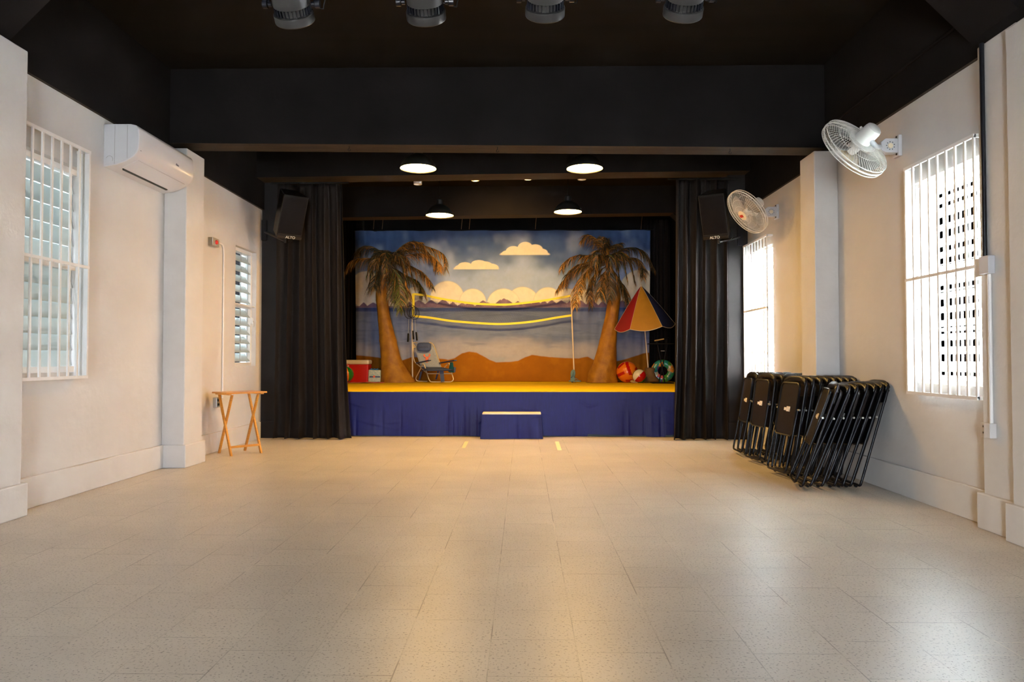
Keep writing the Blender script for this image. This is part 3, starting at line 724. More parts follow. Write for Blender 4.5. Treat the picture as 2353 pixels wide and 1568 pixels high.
# ------------------------------------------------------------------ wall fans
def fan(wallp, centre, facing, label):
    f = V(facing).normalized(); c = V(centre)
    root = thing('wall_fan', wallp, label, 'fan', 'oscillating wall fans')
    mt = axis_mt(c, f)     # local z = facing
    R = 0.285
    cg = MB()
    # front and rear wire guards
    def fr(r): return 0.055 + 0.035*(1-(r/R)**2)**0.5 if r < R else .02
    def rr_(r): return -0.055 - 0.03*(1-(r/R)**2)**0.5
    for k in range(64):
        a = 2*PI*k/64; a2 = a + 0.35
        pf = []; pr = []
        for i in range(6):
            r = 0.055+(R-0.055)*i/5; aa = a + 0.45*(1-i/5)
            z = 0.028+0.052*math.cos((r/R)*PI/2)**0.7 if r < R else 0.02
            pf.append(mt @ V((r*math.cos(a), r*math.sin(a), z)))
            pr.append(mt @ V((r*math.cos(aa), r*math.sin(aa), -(0.028+0.060*math.cos(min(r/R, .999)*PI/2)**0.7))))
        cg.tube(pf, 0.0015, 4, caps=False); cg.tube(pr, 0.0017, 4, caps=False)
    for (r, z, w) in ((R, 0.028, .0035), (R, -0.028, .004), (R+.002, 0.002, .0065), (0.19, .07-.028, .0018), (0.19, -.075+.02, .0018), (0.12, .072, .0018), (.12, -.082, .0018)):
        cg.tube([mt @ V((r*math.cos(2*PI*i/48), r*math.sin(2*PI*i/48), z)) for i in range(48)], w, 6, closed=True)
    cg.build('wire_guard', 'fan_white', root, smooth=50)
    MB().lathe([(0, .092), (.045, .090), (.062, .082), (.064, .074), (0, .072)], 28, mt).build('guard_badge', 'cream', root, smooth=40)
    bm = MB(); 
    for (u0, u1, v0, v1) in ((-.032, -.002, -.016, .018), (.002, .032, -.018, .016)):
        bm.add([mt @ V(p) for p in ((u0, v0, .0925), (u1, v0, .0925), (u1, v1, .0925), (u0, v1, .0925), (u0, v0, .094), (u1, v0, .094), (u1, v1, .094), (u0, v1, .094))], [(0,3,2,1),(4,5,6,7),(0,1,5,4),(1,2,6,5),(2,3,7,6),(3,0,4,7)])
    bm.build('red_emblem', 'red', root)
    MB().lathe([(0, .05), (.03, .045), (.042, .02), (.042, -.03), (0, -.03)], 24, mt).build('hub', 'fan_white', root, smooth=40)
    for k in range(3):
        a0 = 2*PI*k/3
        def bf(u, v):
            r = .035+.20*u; w = (0.30+0.75*math.sin(min(1, u*1.1)*PI*.62))
            a = a0 + (v-.5)*w*1.15 + .25*u
            return mt @ V((r*math.cos(a), r*math.sin(a), 0.018*(v-.5)*2*(1.0)))
        MB().grid(bf, 10, 8).build('blade', 'blade', root, smooth=60, mod=[('SOLIDIFY', dict(thickness=0.002))])
    MB().lathe([(0, -.055), (.10, -.058), (.105, -.066), (.085, -.075), (.068, -.082), (.066, -.19), (.060, -.212), (.045, -.222), (0, -.224)], 32, mt).build('motor_housing', 'fan_white', root, smooth=35)
    kb = mt @ V((0, 0.066, -.13))
    up = (mt.to_3x3() @ V((0, 1, 0))).normalized()
    if up.z < 0: up = -up; kb = mt @ V((0, -.066, -.13))
    MB().tube([kb, kb+up*.018, kb+up*.019, kb+up*.034], [.005, .005, .010, .010], 10).build('pull_knob', 'fan_white', root)
    wp = V(wallp)
    base = c - f*.14 - up*.07
    arm0 = V((wp.x-.15, wp.y, wp.z))
    MB().tube(fillet([c-f*.14, base, base*.5+arm0*.5+V((0,0,-.02)), arm0], .04), .020, 10).build('neck', 'bracket', root, smooth=50)
    b2 = MB()
    mt2 = basis(V((1,0,0)), V((0,0,1)), V((0,-1,0)), V((wp.x, wp.y+.04, wp.z)))
    b2.prism([(0, -.055), (-.12, -.055), (-.165, -.035), (-.165, .03), (-.13, .06), (0, .06)], mt2, .08)
    b2.build('bracket_arm', 'bracket', root, mod=BEV(0.004))
    MB().box((wp.x-.03, wp.y-.05, wp.z-.085), (wp.x, wp.y+.05, wp.z+.09)).build('wall_plate', 'bracket', root, mod=BEV(0.006))
    MB().lathe([(0, .006), (.020, .005), (.022, 0)], 18, axis_mt(V((wp.x-.09, wp.y-.04, wp.z)), (0, -1, 0))).build('dial', 'cream', root)
    dm = MB()
    for k in range(9):
        a = 2*PI*k/9+.3; dm.box((wp.x-.09+.032*math.cos(a)-.003, wp.y-.0425, wp.z+.032*math.sin(a)-.003), (wp.x-.09+.032*math.cos(a)+.003, wp.y-.04, wp.z+.032*math.sin(a)+.003))
    for z in (-.065, .075): MB().lathe([(0, .006), (.009, .005), (.009, 0)], 8, axis_mt(V((wp.x-.0305, wp.y-.02, wp.z+z)), (-1, 0, 0))).build('bolt', 'black_plastic', root)
    dm.build('dial_marks', 'black_plastic', root)
    return root
w1 = onX(2066, 338, XR); c1 = onY(1963, 341, w1.y-.17)
fan(w1, c1, (-.39, .76, -.51), 'near cream wall fan on the right, seen from behind with motor facing the camera')
w2_ = onX(1787, 488, XR); c2 = onY(1717, 487, w2_.y-.22)
fan(w2_, c2, (-.78, -.17, -.61), 'farther cream wall fan with red emblem, beside the black speaker')

# ------------------------------------------------------------------ speakers
def speaker(centre, yw, pt, wall, label, flip):
    R = Euler((pt, 0, yw), 'XYZ').to_matrix()
    c = V(centre)
    root = thing('loudspeaker', c, label, 'speaker', 'wall mounted loudspeakers')
    def T(p): return c + R @ V(p)
    w, h, d = .165, .29, .155
    m = MB()
    # trapezoid cabinet: wider at the front (-y)
    pl = [(-w, -d), (w, -d), (w*.72, d), (-w*.72, d)]
    m.add([T((x, y, -h)) for x, y in pl]+[T((x, y, h)) for x, y in pl], [(0,3,2,1),(4,5,6,7),(0,1,5,4),(1,2,6,5),(2,3,7,6),(3,0,4,7)])
    m.build('cabinet', 'black_plastic', root, mod=BEV(0.012, 3))
    g = MB(); g.grid(lambda u, v: T((-w*.93+2*w*.93*u, -d-.012*math.sin(PI*v)**.5*math.sin(PI*u)**.4-.002, -h*.78+h*1.70*v)), 10, 14)
    g.build('grille', 'black_wall', root, smooth=40)
    MB().hexa([T(p) for p in ((-w*.98, -d-.010, h*.935), (w*.98, -d-.010, h*.935), (w*.98, -d+.03, h*.935), (-w*.98, -d+.03, h*.935), (-w*.98, -d-.008, h*1.005), (w*.98, -d-.008, h*1.005), (w*.98, -d+.03, h*1.005), (-w*.98, -d+.03, h*1.005))]).build('top_lip', 'black_matt', root)
    MB().hexa([T(p) for p in ((-w*.98, -d-.008, -h), (w*.98, -d-.008, -h), (w*.98, -d+.03, -h), (-w*.98, -d+.03, -h), (-w*.98, -d-.012, -h*.86), (w*.98, -d-.012, -h*.86), (w*.98, -d+.03, -h*.86), (-w*.98, -d+.03, -h*.86))]).build('bottom_lip', 'black_plastic', root)
    text('logo', 'ALTO', .050, basis(R @ V((1,0,0)), R @ V((0,0,1)), R @ V((0,-1,0)), T((flip*.01, -d-.0135, -h*.92))), 'metal_white', root, .001)
    # bracket
    wp = V(wall); foot = T((0, 0.0, -h-.005))
    end = V((foot.x, foot.y, foot.z-.10))
    MB().tube([foot, end], .016, 10).tube([wp, V((end.x, end.y, end.z+.025))], .018, 8).build('bracket_arm', 'light_body', root)
    MB().box((wp.x-.035, wp.y-.02, wp.z-.12), (wp.x+.035, wp.y+.01, wp.z+.16)).build('bracket_plate', 'black_metal', root)
    MB().tube(catmull([T((.1, d, -h*.6)), T((.16, d*.4, -h*1.1)), T((.08, d*.5, -h*1.45)), T((.02, d, -h*1.5))], 6), .004, 5).build('cable', 'black_matt', root)
    return root
Ys = 9.35
speaker(onY(664, 492, Ys), math.radians(38), math.radians(27), onY(608, 533, 9.90), 'black loudspeaker on a wall bracket left of the stage', 1)
speaker(onY(1646, 492, Ys-.05), math.radians(-30), math.radians(24), onY(1700, 545, 9.82), 'black loudspeaker on a wall bracket right of the stage', -1)

# ------------------------------------------------------------------ pendant lamps
def lamp(px_, py_, Y, label, zc, lm='lamp'):
    p = onY(px_, py_, Y)
    root = thing('pendant_lamp', p, label, 'lamp', 'warm pendant lamps over the stage front')
    mt = Matrix.Translation(p); R = .21
    MB().lathe([(R, 0), (R*1.0, .006), (R*.93, .05), (R*.74, .105), (R*.45, .15), (R*.26, .165), (R*.24, .168), (R*.24, .235), (R*.16, .25), (0, .252)], 40, mt).lathe([(R-.003, 0), (R*.91, .048), (R*.72, .10), (R*.4, .148), (0, .15)], 40, mt).build('shade', 'shade_black', root, smooth=40)
    MB().lathe([(0, -.008), (R*.5, -.003), (R*.96, .012)], 40, mt).build('lens', lm, root, smooth=60)
    MB().tube([p+V((0,0,.25)), V((p.x, p.y, zc))], .005, 6).build('cord', 'black_matt', root)
    MB().lathe([(0, 0), (.05, 0), (.05, -.02), (.02, -.035), (0, -.035)], 20, Matrix.Translation((p.x, p.y, zc))).build('ceiling_rose', 'black_matt', root)
for (x, y, Y, l, z) in ((961, 388, 8.25, 'lit warm pendant lamp, front left of the four', CZ), (1343.5, 388.5, 8.25, 'lit warm pendant lamp, front right of the four', CZ), (1010.5, 496, 10.75, 'lit warm pendant lamp, back left of the four', CZ), (1305, 488, 10.75, 'lit warm pendant lamp, back right of the four', CZ)):
    lamp(x, y, Y, l, z, 'lamp_stage' if Y > 10 else 'lamp')

# ------------------------------------------------------------------ stage lights hanging at the top
bar = MB().tube([(-2.9, 3.55, 3.42), (2.6, 3.55, 3.42)], .025, 12)
br_ = thing('lighting_bar', (0, 3.55, 3.42), 'black ceiling bar carrying the four round stage lights', 'light bar')
bar.build('pipe', 'black_matt', br_, smooth=60)
for x in (-2.4, 0, 2.2): MB().tube([(x, 3.55, 3.42), (x, 3.55, CZ)], .01, 8).build('hanger', 'black_matt', br_)
def spot(px_, py_, label, first):
    p = onY(px_, py_, 3.62)     # lowest front rim
    f = V((0.0, .74, -.67)).normalized()
    c = p + V((0, -.03, .03)) - f*.0
    root = thing('stage_light', c, label, 'stage light', 'round stage lights along the top')
    R = .098
    c0 = c + V((0, 0, -.02)) - f*.155
    LZ = .62
    mt = axis_mt(c0, f)
    MB().lathe([(r_, z_*LZ) for r_, z_ in [(0, 0), (R*.86, 0), (R*.93, .012), (R*.93, .115), (R*.82, .118), (R*.82, .175), (R, .178), (R*1.02, .185), (R*1.02, .245), (R*.97, .252), (R*.93, .252), (R*.9, .20), (0, .20)]], 36, mt).build('body', 'light_body', root, smooth=40, mod=BEV(.002))
    fi = MB()
    for k in range(28):
        a = 2*PI*k/28
        fi.box((-.004, -.0015, .12*LZ), (.010, .0015, .174*LZ))
        n_ = 8; 
        for q in range(len(fi.v)-n_, len(fi.v)):
            x, y, z = fi.v[q]; x += R*.84; fi.v[q] = tuple(mt @ V((x*math.cos(a)-y*math.sin(a), x*math.sin(a)+y*math.cos(a), z)))
    fi.build('cooling_fin', 'black_metal', root)
    MB().lathe([(0, -.012), (R*.74, -.012), (R*.80, -.004), (R*.80, .002)], 36, mt).build('rear_cap', 'black_plastic', root, smooth=40)
    if first:
        # local frame of the rear cap: letters face the viewer
        x_ = V((1,0,0)); z_ = -f; y_ = z_.cross(x_)
        text('logo', 'HURD', .038, basis(x_, y_, z_, mt @ V((0, 0, -.0125)) - y_*.034), 'metal_white', root)
    yk = MB(); mid = mt @ V((0, 0, .07))
    for s in (-1, 1):
        yk.tube([mid+V((s*(R+.002), 0, 0)), mid+V((s*(R+.018), 0, 0))], .012, 10)
        yk.tube([mid+V((s*(R+.022), 0, 0)), mid+V((s*(R+.045), 0, 0))], .020, 12)
    top = V((mid.x, 3.55, 3.34))
    yk.tube(fillet([mid+V((-(R+.018), 0, 0)), V((mid.x-R-.018, top.y, top.z)), V((mid.x+R+.018, top.y, top.z)), mid+V((R+.018, 0, 0))], .04), .008, 8)
    yk.build('yoke', 'black_metal', root, smooth=40)
    MB().tube([top, top+V((0,0,.05))], .012, 8).box((top.x-.025, top.y-.035, top.z+.045), (top.x+.025, top.y+.035, top.z+.115)).build('clamp', 'black_metal', root)
    MB().tube(catmull([mt @ V((.06, 0, .02)), mid+V((.13, .02, -.01)), mid+V((.16, .01, -.0)), mid+V((.165, 0, .12)), V((mid.x+.1, 3.55, 3.40))], 8), .0035, 6).build('cable', 'black_matt', root)
for i, (x, y, l) in enumerate(((683, 60, 'leftmost of the four round stage lights at the top'), (982, 55, 'second round stage light from the left at the top'), (1252, 47, 'third round stage light from the left at the top'), (1565, 47, 'rightmost of the four round stage lights at the top'))):
    spot(x, y, l, i == 0)
# small can lights just behind the stage opening beam
for i, (x, y, l) in enumerate(((960, 424, 'small can light above the back left pendant lamp'), (1092, 415, 'small can light left of the middle behind the stage opening beam'), (1213, 412, 'small can light right of the middle behind the stage opening beam'), (1337, 413, 'small can light above the back right pendant lamp'))):
    p = onY(x, y, 10.15)
    r_ = thing('can_light', p, l, 'spotlight', 'small can lights over the stage')
    if i in (1, 2):  # spot lamp added in this can to brighten the backdrop
        ld = bpy.data.lights.new('added_can_beam', 'SPOT'); ld.energy = CANS; ld.color = LAMP_COL; ld.spot_size = math.radians(64); ld.spot_blend = 0.9; ld.shadow_soft_size = .14
        lo = bpy.data.objects.new('added_can_beam', ld); C.objects.link(lo); lo.location = p + V((0, .02, -.03))
        lo.rotation_euler = (V(((-.45-p.x)*.5, 14.4-p.y, 2.45-p.z))).to_track_quat('-Z', 'Y').to_euler()
    MB().lathe([(0, .02), (.05, .018), (.055, 0), (.06, 0), (.06, .09), (.03, .12), (0, .12)], 20, Matrix.Translation(p)).build('can', 'metal_white', r_, smooth=40)
    MB().tube([p+V((0,0,.12)), V((p.x, p.y, CZ))], .008, 6).build('stem', 'black_matt', r_)
# hooks under the big beam
for (x, l) in ((801, 'small black hook under the big beam, left'), (1143, 'small black hook under the big beam, middle'), (1679, 'small black hook under the big beam, right')):
    zt = 3.305-.08*((onY(x, 330, 7.3).x-XL)/(XR-XL)); p = V((onY(x, 330, 7.28).x, 7.30, zt))
    tag(MB().tube([p, p+V((0,0,-.03))], .004, 6).tube(arc(p+V((0,0,-.04)), .012, PI/2, PI*2.1, 10), .004, 6).build('ceiling_hook', 'black_metal'), l, 'hook', 'hooks under the big beam')

# ------------------------------------------------------------------ wooden folding tray table
tt = thing('tray_table', (0, 0, 0), 'honey coloured wooden folding tray table standing by the left wall', 'table')
L_, W_ = .245, .185; H_ = .715
m = MB()
for k in range(5):
    y = -W_ + k*(2*W_/5); m.box((-L_, y+.0008, H_-.018), (L_, y+2*W_/5-.0008, H_))
m.build('tabletop', 'wood_tray', tt, mod=BEV(.003))
m = MB().box((-L_+.03, -W_+.02, H_-.032), (-L_+.07, W_-.02, H_-.016)).box((L_-.07, -W_+.02, H_-.032), (L_-.03, W_-.02, H_-.016)); m.build('batten', 'wood_tray', tt, mod=BEV(.003))
def leg(x, y0_, y1_, nm='leg'):
    d = V((0, y1_-y0_, H_-.03)); 
    a, b2 = V((x, y0_, .0)), V((x, y1_, H_-.032)); w, t = .0175, .0105
    u = V((0, 1, 0)) * w
    MB().hexa([a-u-V((t,0,0)), a-u+V((t,0,0)), a+u+V((t,0,0)), a+u-V((t,0,0)), b2-u-V((t,0,0)), b2-u+V((t,0,0)), b2+u+V((t,0,0)), b2+u-V((t,0,0))]).build(nm, 'wood_tray', tt, mod=BEV(.003))
for s in (-1, 1):
    leg(s*(L_-.065), -.175, .135); leg(s*(L_-.088), .175, -.135)
MB().box((-L_+.06, -.150, .082), (L_-.06, -.132, .108)).build('stretcher', 'wood_tray', tt, mod=BEV(.003))
MB().tube([(-L_+.05, 0, .385), (-L_+.09, 0, .385)], .006, 8).tube([(L_-.09, 0, .385), (L_-.05, 0, .385)], .006, 8).build('pivot', 'steel', tt)
tt.location = (-3.30, 8.31, 0); tt.rotation_euler = (0, 0, math.radians(48))

# ------------------------------------------------------------------ folding chairs
def make_chair():
    root = thing('folding_chair', (0, 0, 0), '', 'chair')
    yw = .205
    fr = []
    # inverted U: legs + back frame, with bottom loop
    P = [V((0, -yw, .012)), V((0, -yw, .76))] + [V((0, -yw+.05-.05*math.cos(a), .83+.07*math.sin(a))) for a in lin(0, PI/2, 6)] + [V((0, yw-.05+.05*math.sin(a), .83+.07*math.cos(a))) for a in lin(0, PI/2, 6)] + [V((0, yw, .76)), V((0, yw, .012))]
    loop = fillet([P[-1]+V((0, 0, .05)), V((0, yw, .012)), V((0, -yw, .012)), P[0]+V((0, 0, .05))], .04)
    MB().tube(P[1:-1], .011, 8).tube([P[1], V((0, -yw, .05))], .011, 8).tube([P[-2], V((0, yw, .05))], .011, 8).tube(loop, .011, 8).build('main_frame', 'black_metal', root, smooth=50)
    yr = .180
    Q = fillet([V((-.030, -yr, .60)), V((-.058, -yr, .014)), V((-.058, yr, .014)), V((-.030, yr, .60))], .045)
    MB().tube(Q, .010, 8).build('rear_leg_frame', 'black_metal', root, smooth=50)
    # plastic backrest hugging the frame top
    def bk(u, v):
        y = -yw+.012+(2*yw-.024)*u
        zt = .915 - .045*abs(2*u-1)**4; zb2 = .735+.0*u
        return V((.012+.028*math.sin(PI*u)-.012*v*v, y, zb2+(zt-zb2)*v))
    MB().grid(bk, 16, 8).build('backrest', 'black_plastic', root, smooth=60, mod=[('SOLIDIFY', dict(thickness=.018, offset=0)), ('BEVEL', dict(width=.006, segments=2))])
    MB().grid(lambda u, v: V((-.012*math.sin(v*PI)+.0+.010, -yw+.008+(2*yw-.016)*u, .868+.05*v-.040*abs(2*u-1)**4)), 16, 4).build('top_cap', 'black_plastic', root, smooth=60, mod=[('SOLIDIFY', dict(thickness=.030, offset=0)), ('BEVEL', dict(width=.008, segments=2))])
    # seat folded up against the frame
    ys = .172; r = .05; z0, z1 = .355, .845
    pl = []
    for (cx, cz, a0) in ((ys-r, z1-r, 0), (-ys+r, z1-r, PI/2), (-ys+r, z0+r, PI), (ys-r, z0+r, 1.5*PI)):
        pl += [(cx+r*math.cos(a0+PI/2*i/6), cz+r*math.sin(a0+PI/2*i/6)) for i in range(7)]
    mt = basis(V((0,1,0)), V((0,0,1)), V((1,0,0)), V((-.040, 0, 0)))
    st_ = MB().prism(pl, mt, .018).build('seat', 'seat_black', root, mod=BEV(.006, 3))
    rim = [mt @ V((x*1.0, z_, -.002)) for x, z_ in pl]
    rm = MB().tube(rim, .008, 6, closed=True).build('seat_rim', 'black_plastic', st_, smooth=50)
    MB().box((-.0415, -.055, .575), (-.0402, .012, .622)).box((-.0415, .016, .583), (-.0402, .058, .610)).build('label_sticker', 'label', st_)
    OFF[st_.name] = V((0,0,0))
    b_ = MB()
    for i, (yy, zz, w_, h_) in enumerate(((-.05, .580, .026, .036), (-.018, .596, .024, .006), (-.018, .606, .024, .004), (.020, .590, .030, .005))):
        b_.box((-.0420, yy, zz), (-.0414, yy+w_, zz+h_*.35))
    b_.build('printed_line', 'frame_grey', st_)
    for s in (-1, 1):
        MB().tube([(-.03, s*(ys+.002), .60), (-.03, s*(yw+.012), .60)], .009, 8).build('hinge', 'steel', root, smooth=50)
        MB().tube([(0, s*.12, .0), (0, s*.14, .0)], .013, 8).build('rubber_foot', 'black_matt', root)
    return root
def kids(o): return [c for c in bpy.data.objects if c.parent == o]
def dup(root):
    r = root.copy(); C.objects.link(r)
    for ch in kids(root):
        c = ch.copy(); C.objects.link(c); c.parent = r
        for g in kids(ch):
            d = g.copy(); C.objects.link(d); d.parent = c
    return r
chair0 = make_chair()
ORD = ['first', 'second', 'third', 'fourth', 'fifth', 'sixth', 'seventh', 'eighth', 'ninth']
used = [0]
def place(x0, x1, yn, top_z, yaw_, label, group):
    o = chair0 if used[0] == 0 else dup(chair0); used[0] += 1
    lean = math.asin(min(.6, (x1-x0)/.90))
    o.rotation_euler = (0, lean, yaw_)
    o.location = (x0, yn+.205*math.cos(yaw_), .03)
    o['label'] = label; o['group'] = group
    return o
# (bottom X, top X) at the near side, listed from the room side to the wall
rowA = [(2.36, 2.65, -.24), (2.40, 2.73, -.10), (2.475, 2.79, .0), (2.575, 2.87, .0), (2.645, 2.945, .0), (2.71, 3.0, .0), (2.79, 3.045, .0)]
rowB = [(2.42, 2.57, .12), (2.48, 2.645, .06), (2.55, 2.72, .02), (2.62, 2.79, .0), (2.70, 2.855, -.03), (2.76, 2.92, 0), (2.82, 2.98, 0), (2.88, 3.04, 0)]
rowC = [(2.46, 2.575, .10), (2.53, 2.67, .02), (2.68, 2.82, 0), (2.76, 2.89, 0), (2.84, 2.96, 0), (2.92, 3.03, 0)]
rowD = [(2.485, 2.61, -.04), (2.54, 2.68, -.02), (2.60, 2.74, 0), (2.68, 2.82, 0), (2.77, 2.91, 0), (2.86, 3.00, 0)]
for (row, Yn, nm) in ((rowA, 6.03, 'nearest'), (rowB, 6.60, 'second'), (rowC, 7.43, 'third'), (rowD, 8.03, 'farthest')):
    for i, (x0, x1, yw_) in enumerate(row):
        if nm == 'second' and i == 0: lb = 'black folding chair showing its whole seat and white label, front of the second stack'
        elif nm == 'nearest' and i == len(row)-1: lb = 'black folding chair leaning directly on the right wall, nearest stack'
        elif nm == 'nearest' and i == 0: lb = 'black folding chair at the room side front of the nearest stack'
        elif nm == 'farthest' and i == 0: lb = 'leftmost black folding chair with white label, next to the black curtain'
        else: lb = 'black folding chair, %s from the room side in the %s leaning stack' % (ORD[i], nm)
        place(x0, x1, Yn, .9, yw_, lb, 'folded chairs leaning in the %s stack on the right wall' % nm)
# ------------------------------------------------------------------ stage props
YS = 13.95
def S(px_, py_, dy=0.0): return onY(px_, py_, YS+dy)
random.seed(21)
def frond(root, P, L=.34, nleaf=46, pal=(5, 4, 4, 1), droop=.9, w=.013):
    pts = catmull(P, 10); n = len(pts)
    rs = [0.010*(1-.75*i/(n-1)) for i in range(n)]
    m = MB().tube(pts, rs, 5, mi=2)
    tot = n-1
    nleaf = int(nleaf*1.7)
    for k in range(nleaf):
        t = (k+.5)/nleaf; 
        if t < .10: continue
        i = t*tot; i0 = int(i); fr_ = i-i0; p = pts[i0].lerp(pts[min(i0+1, tot)], fr_)
        tg = (pts[min(i0+1, tot)]-pts[max(i0-1, 0)]).normalized()
        side = tg.cross(V((0,0,1)))
        side = side.normalized() if side.length > .05 else V((1,0,0))
        for s in (-1, 1):
            ll = L*1.25*(.45+.75*math.sin(min(1, t*1.05+.12)*PI)**.6)*random.uniform(.75, 1.2)
            sd = (side*s*random.uniform(.35, .9)+tg*random.uniform(.35, .8)+V((0,0,random.uniform(-.1, .25)))).normalized()
            q = p.copy(); d = sd.copy(); ww = w*random.uniform(.7, 1.3)
            nb = d.cross(V((random.uniform(-.4,.4), random.uniform(-1,-.3), random.uniform(-.3,.3)))).normalized()
            vs = []
            for j in range(5):
                f = j/4; hw = ww*.5*(1-f**1.6*.92)*(.6+.4*min(1, f*4))*1.25
                vs += [q-nb*hw, q+nb*hw]
                d = (d*.75+V((0,0,-1))*droop*.30*(1+f)+V((random.uniform(-.06,.06), random.uniform(-.05,.05), 0))).normalized()
                q = q+d*(ll/4)
            mi = random.choices((0, 1, 2, 3), pal)[0]
            m.add(vs, [(2*j, 2*j+1, 2*j+3, 2*j+2) for j in range(4)], mi)
    return m.build('frond', ['leaf_dark', 'leaf_ochre', 'leaf_brown', 'leaf_green'], root)
def trunk(root, prof, dy, seed):
    # prof: list of (py, pxl, pxr)
    rnd = random.Random(seed); ph = [rnd.uniform(0, 6) for _ in range(4)]
    ys_ = np.linspace(prof[0][0], prof[-1][0], 56); L0 = np.interp(-ys_, [-p[0] for p in prof], [p[1] for p in prof]); R0 = np.interp(-ys_, [-p[0] for p in prof], [p[2] for p in prof])
    rows = []
    for i, (y, l, r) in enumerate(zip(ys_, L0, R0)):
        a, b = S(l, y, dy), S(r, y, dy); c = (a+b)/2; R = (b-a).length/2
        ring = 1+.05*math.exp(-((((877-y) % 46)-3)/3.0)**2)
        row = []
        for k in range(36):
            an = 2*PI*k/36
            w = ring*(1+.035*math.sin(3*an+ph[0]+i*.15)+.02*math.sin(7*an+ph[1]-i*.3)+.012*math.sin(11*an+i*.8))
            row.append(V((c.x+R*w*math.cos(an), c.y+R*.85*w*math.sin(an), max(c.z, SZ+.003))))
        rows.append(row)
    m = MB(); m.v = [tuple(v) for r in rows for v in r]
    for i in range(len(rows)-1):
        for k in range(36):
            l = (k+1) % 36; m.f.append([i*36+l, i*36+k, (i+1)*36+k, (i+1)*36+l][::-1]); m.m.append(0)
    m.f.append([(len(rows)-1)*36+k for k in range(36)]); m.m.append(0)
    return m.build('trunk', 'trunk', root, smooth=70)
def fr_pts(L, d0, d1):
    n = len(L); return [S(x, y, d0+(d1-d0)*i/(n-1)) for i, (x, y) in enumerate(L)]
def c1_(x, y): return (780+x/3.92, 500+y/3.92)
def c2_(x, y): return (1160+x/3.92, 500+y/3.92)
pl_ = thing('palm_tree', S(912, 878), 'artificial palm tree on the left of the stage, trunk leaning left', 'palm tree', 'artificial stage palms')
trunk(pl_, [(881, 874, 953), (872, 875, 949), (831, 876, 923), (780, 873, 911), (730, 868, 896), (678, 863, 888), (650, 866, 888), (627, 874, 890), (598, 884, 896)], 0, 3)
LF = [([(435,385),(360,300),(270,258),(190,285),(150,350)], -.1, .1, (6,1,3,0)), ([(430,400),(330,375),(200,368),(100,400),(45,500)], 0, -.25, (2,5,4,0)),
      ([(430,380),(620,225),(780,260),(930,330),(965,470)], -.05, -.30, (3,6,4,0)), ([(440,390),(580,300),(740,290),(850,370),(870,470)], .0, .2, (4,4,4,0)),
      ([(450,410),(600,425),(720,480),(800,560),(835,620)], .05, -.2, (5,3,4,0)), ([(450,420),(560,500),(690,570),(740,640),(755,700)], 0, .25, (6,1,3,1)),
      ([(450,430),(520,540),(545,700),(540,850)], -.1, -.45, (2,1,2,6)), ([(420,430),(350,500),(320,580),(310,620)], -.05, -.35, (7,1,2,0)),
      ([(440,430),(475,520),(490,640),(485,760)], -.15, -.4, (6,1,3,1)), ([(460,430),(540,520),(600,640),(620,720)], .1, -.1, (6,2,3,1)),
      ([(440,380),(560,270),(650,225),(740,225)], .05, .35, (3,5,3,0)), ([(430,390),(400,330),(400,300)], 0, .1, (6,1,3,0)), ([(445,390),(480,330),(500,310)], 0, .1, (6,1,3,0)),
      ([(450,400),(620,340),(780,330),(880,400),(900,480)], -.1, -.5, (3,5,4,0))]
for (P, a, b_, pal) in LF: frond(pl_, [S(*c1_(x, y), a+(b_-a)*i/(len(P)-1)) for i, (x, y) in enumerate(P)], L=.26, nleaf=44, pal=pal)
pr_ = thing('palm_tree', S(1384, 878), 'artificial palm tree on the right of the stage, trunk leaning right', 'palm tree', 'artificial stage palms')
trunk(pr_, [(881, 1346, 1420), (876, 1348, 1418), (860, 1350, 1416), (831, 1364, 1415), (780, 1379, 1417), (730, 1391, 1421), (678, 1398, 1426), (640, 1400, 1416), (600, 1389, 1402), (570, 1386, 1398)], 0, 8)
RF = [([(900,310),(830,200),(750,160),(690,210)], 0, .15, (2,6,3,0)), ([(900,360),(780,345),(640,345),(540,400),(510,470)], 0, -.3, (4,4,4,0)),
      ([(900,410),(740,430),(610,490),(520,580),(470,660)], .0, -.15, (4,4,5,0)), ([(900,430),(770,470),(670,570),(640,720),(635,800)], -.1, -.45, (3,5,4,0)),
      ([(915,440),(820,510),(770,640),(775,800)], 0, .2, (4,4,4,0)), ([(930,450),(880,540),(860,640),(850,720)], -.1, -.3, (6,2,3,0)),
      ([(940,380),(1050,290),(1180,275),(1280,350),(1350,480)], 0, .15, (7,1,3,0)), ([(950,400),(1080,370),(1180,370),(1240,450),(1250,540)], 0, -.4, (5,3,4,0)),
      ([(960,450),(1030,560),(1090,660),(1115,760)], .0, -.2, (6,2,3,0)), ([(910,340),(960,260),(1050,230)], 0, .1, (5,3,3,0)), ([(905,320),(880,230),(870,180)], 0, -.1, (6,2,3,0)),
      ([(935,440),(945,580),(945,740)], -.15, -.3, (7,1,3,0)), ([(900,380),(760,400),(640,440),(560,520),(540,620)], .05, .3, (4,4,4,0)), ([(900,420),(790,440),(700,540),(680,660)], 0, -.5, (4,5,4,0)), ([(920,350),(905,280),(930,200)], 0, 0, (6,2,3,0))]
for (P, a, b_, pal) in RF: frond(pr_, [S(*c2_(x, y), a+(b_-a)*i/(len(P)-1)) for i, (x, y) in enumerate(P)], L=.24, nleaf=42, pal=pal)

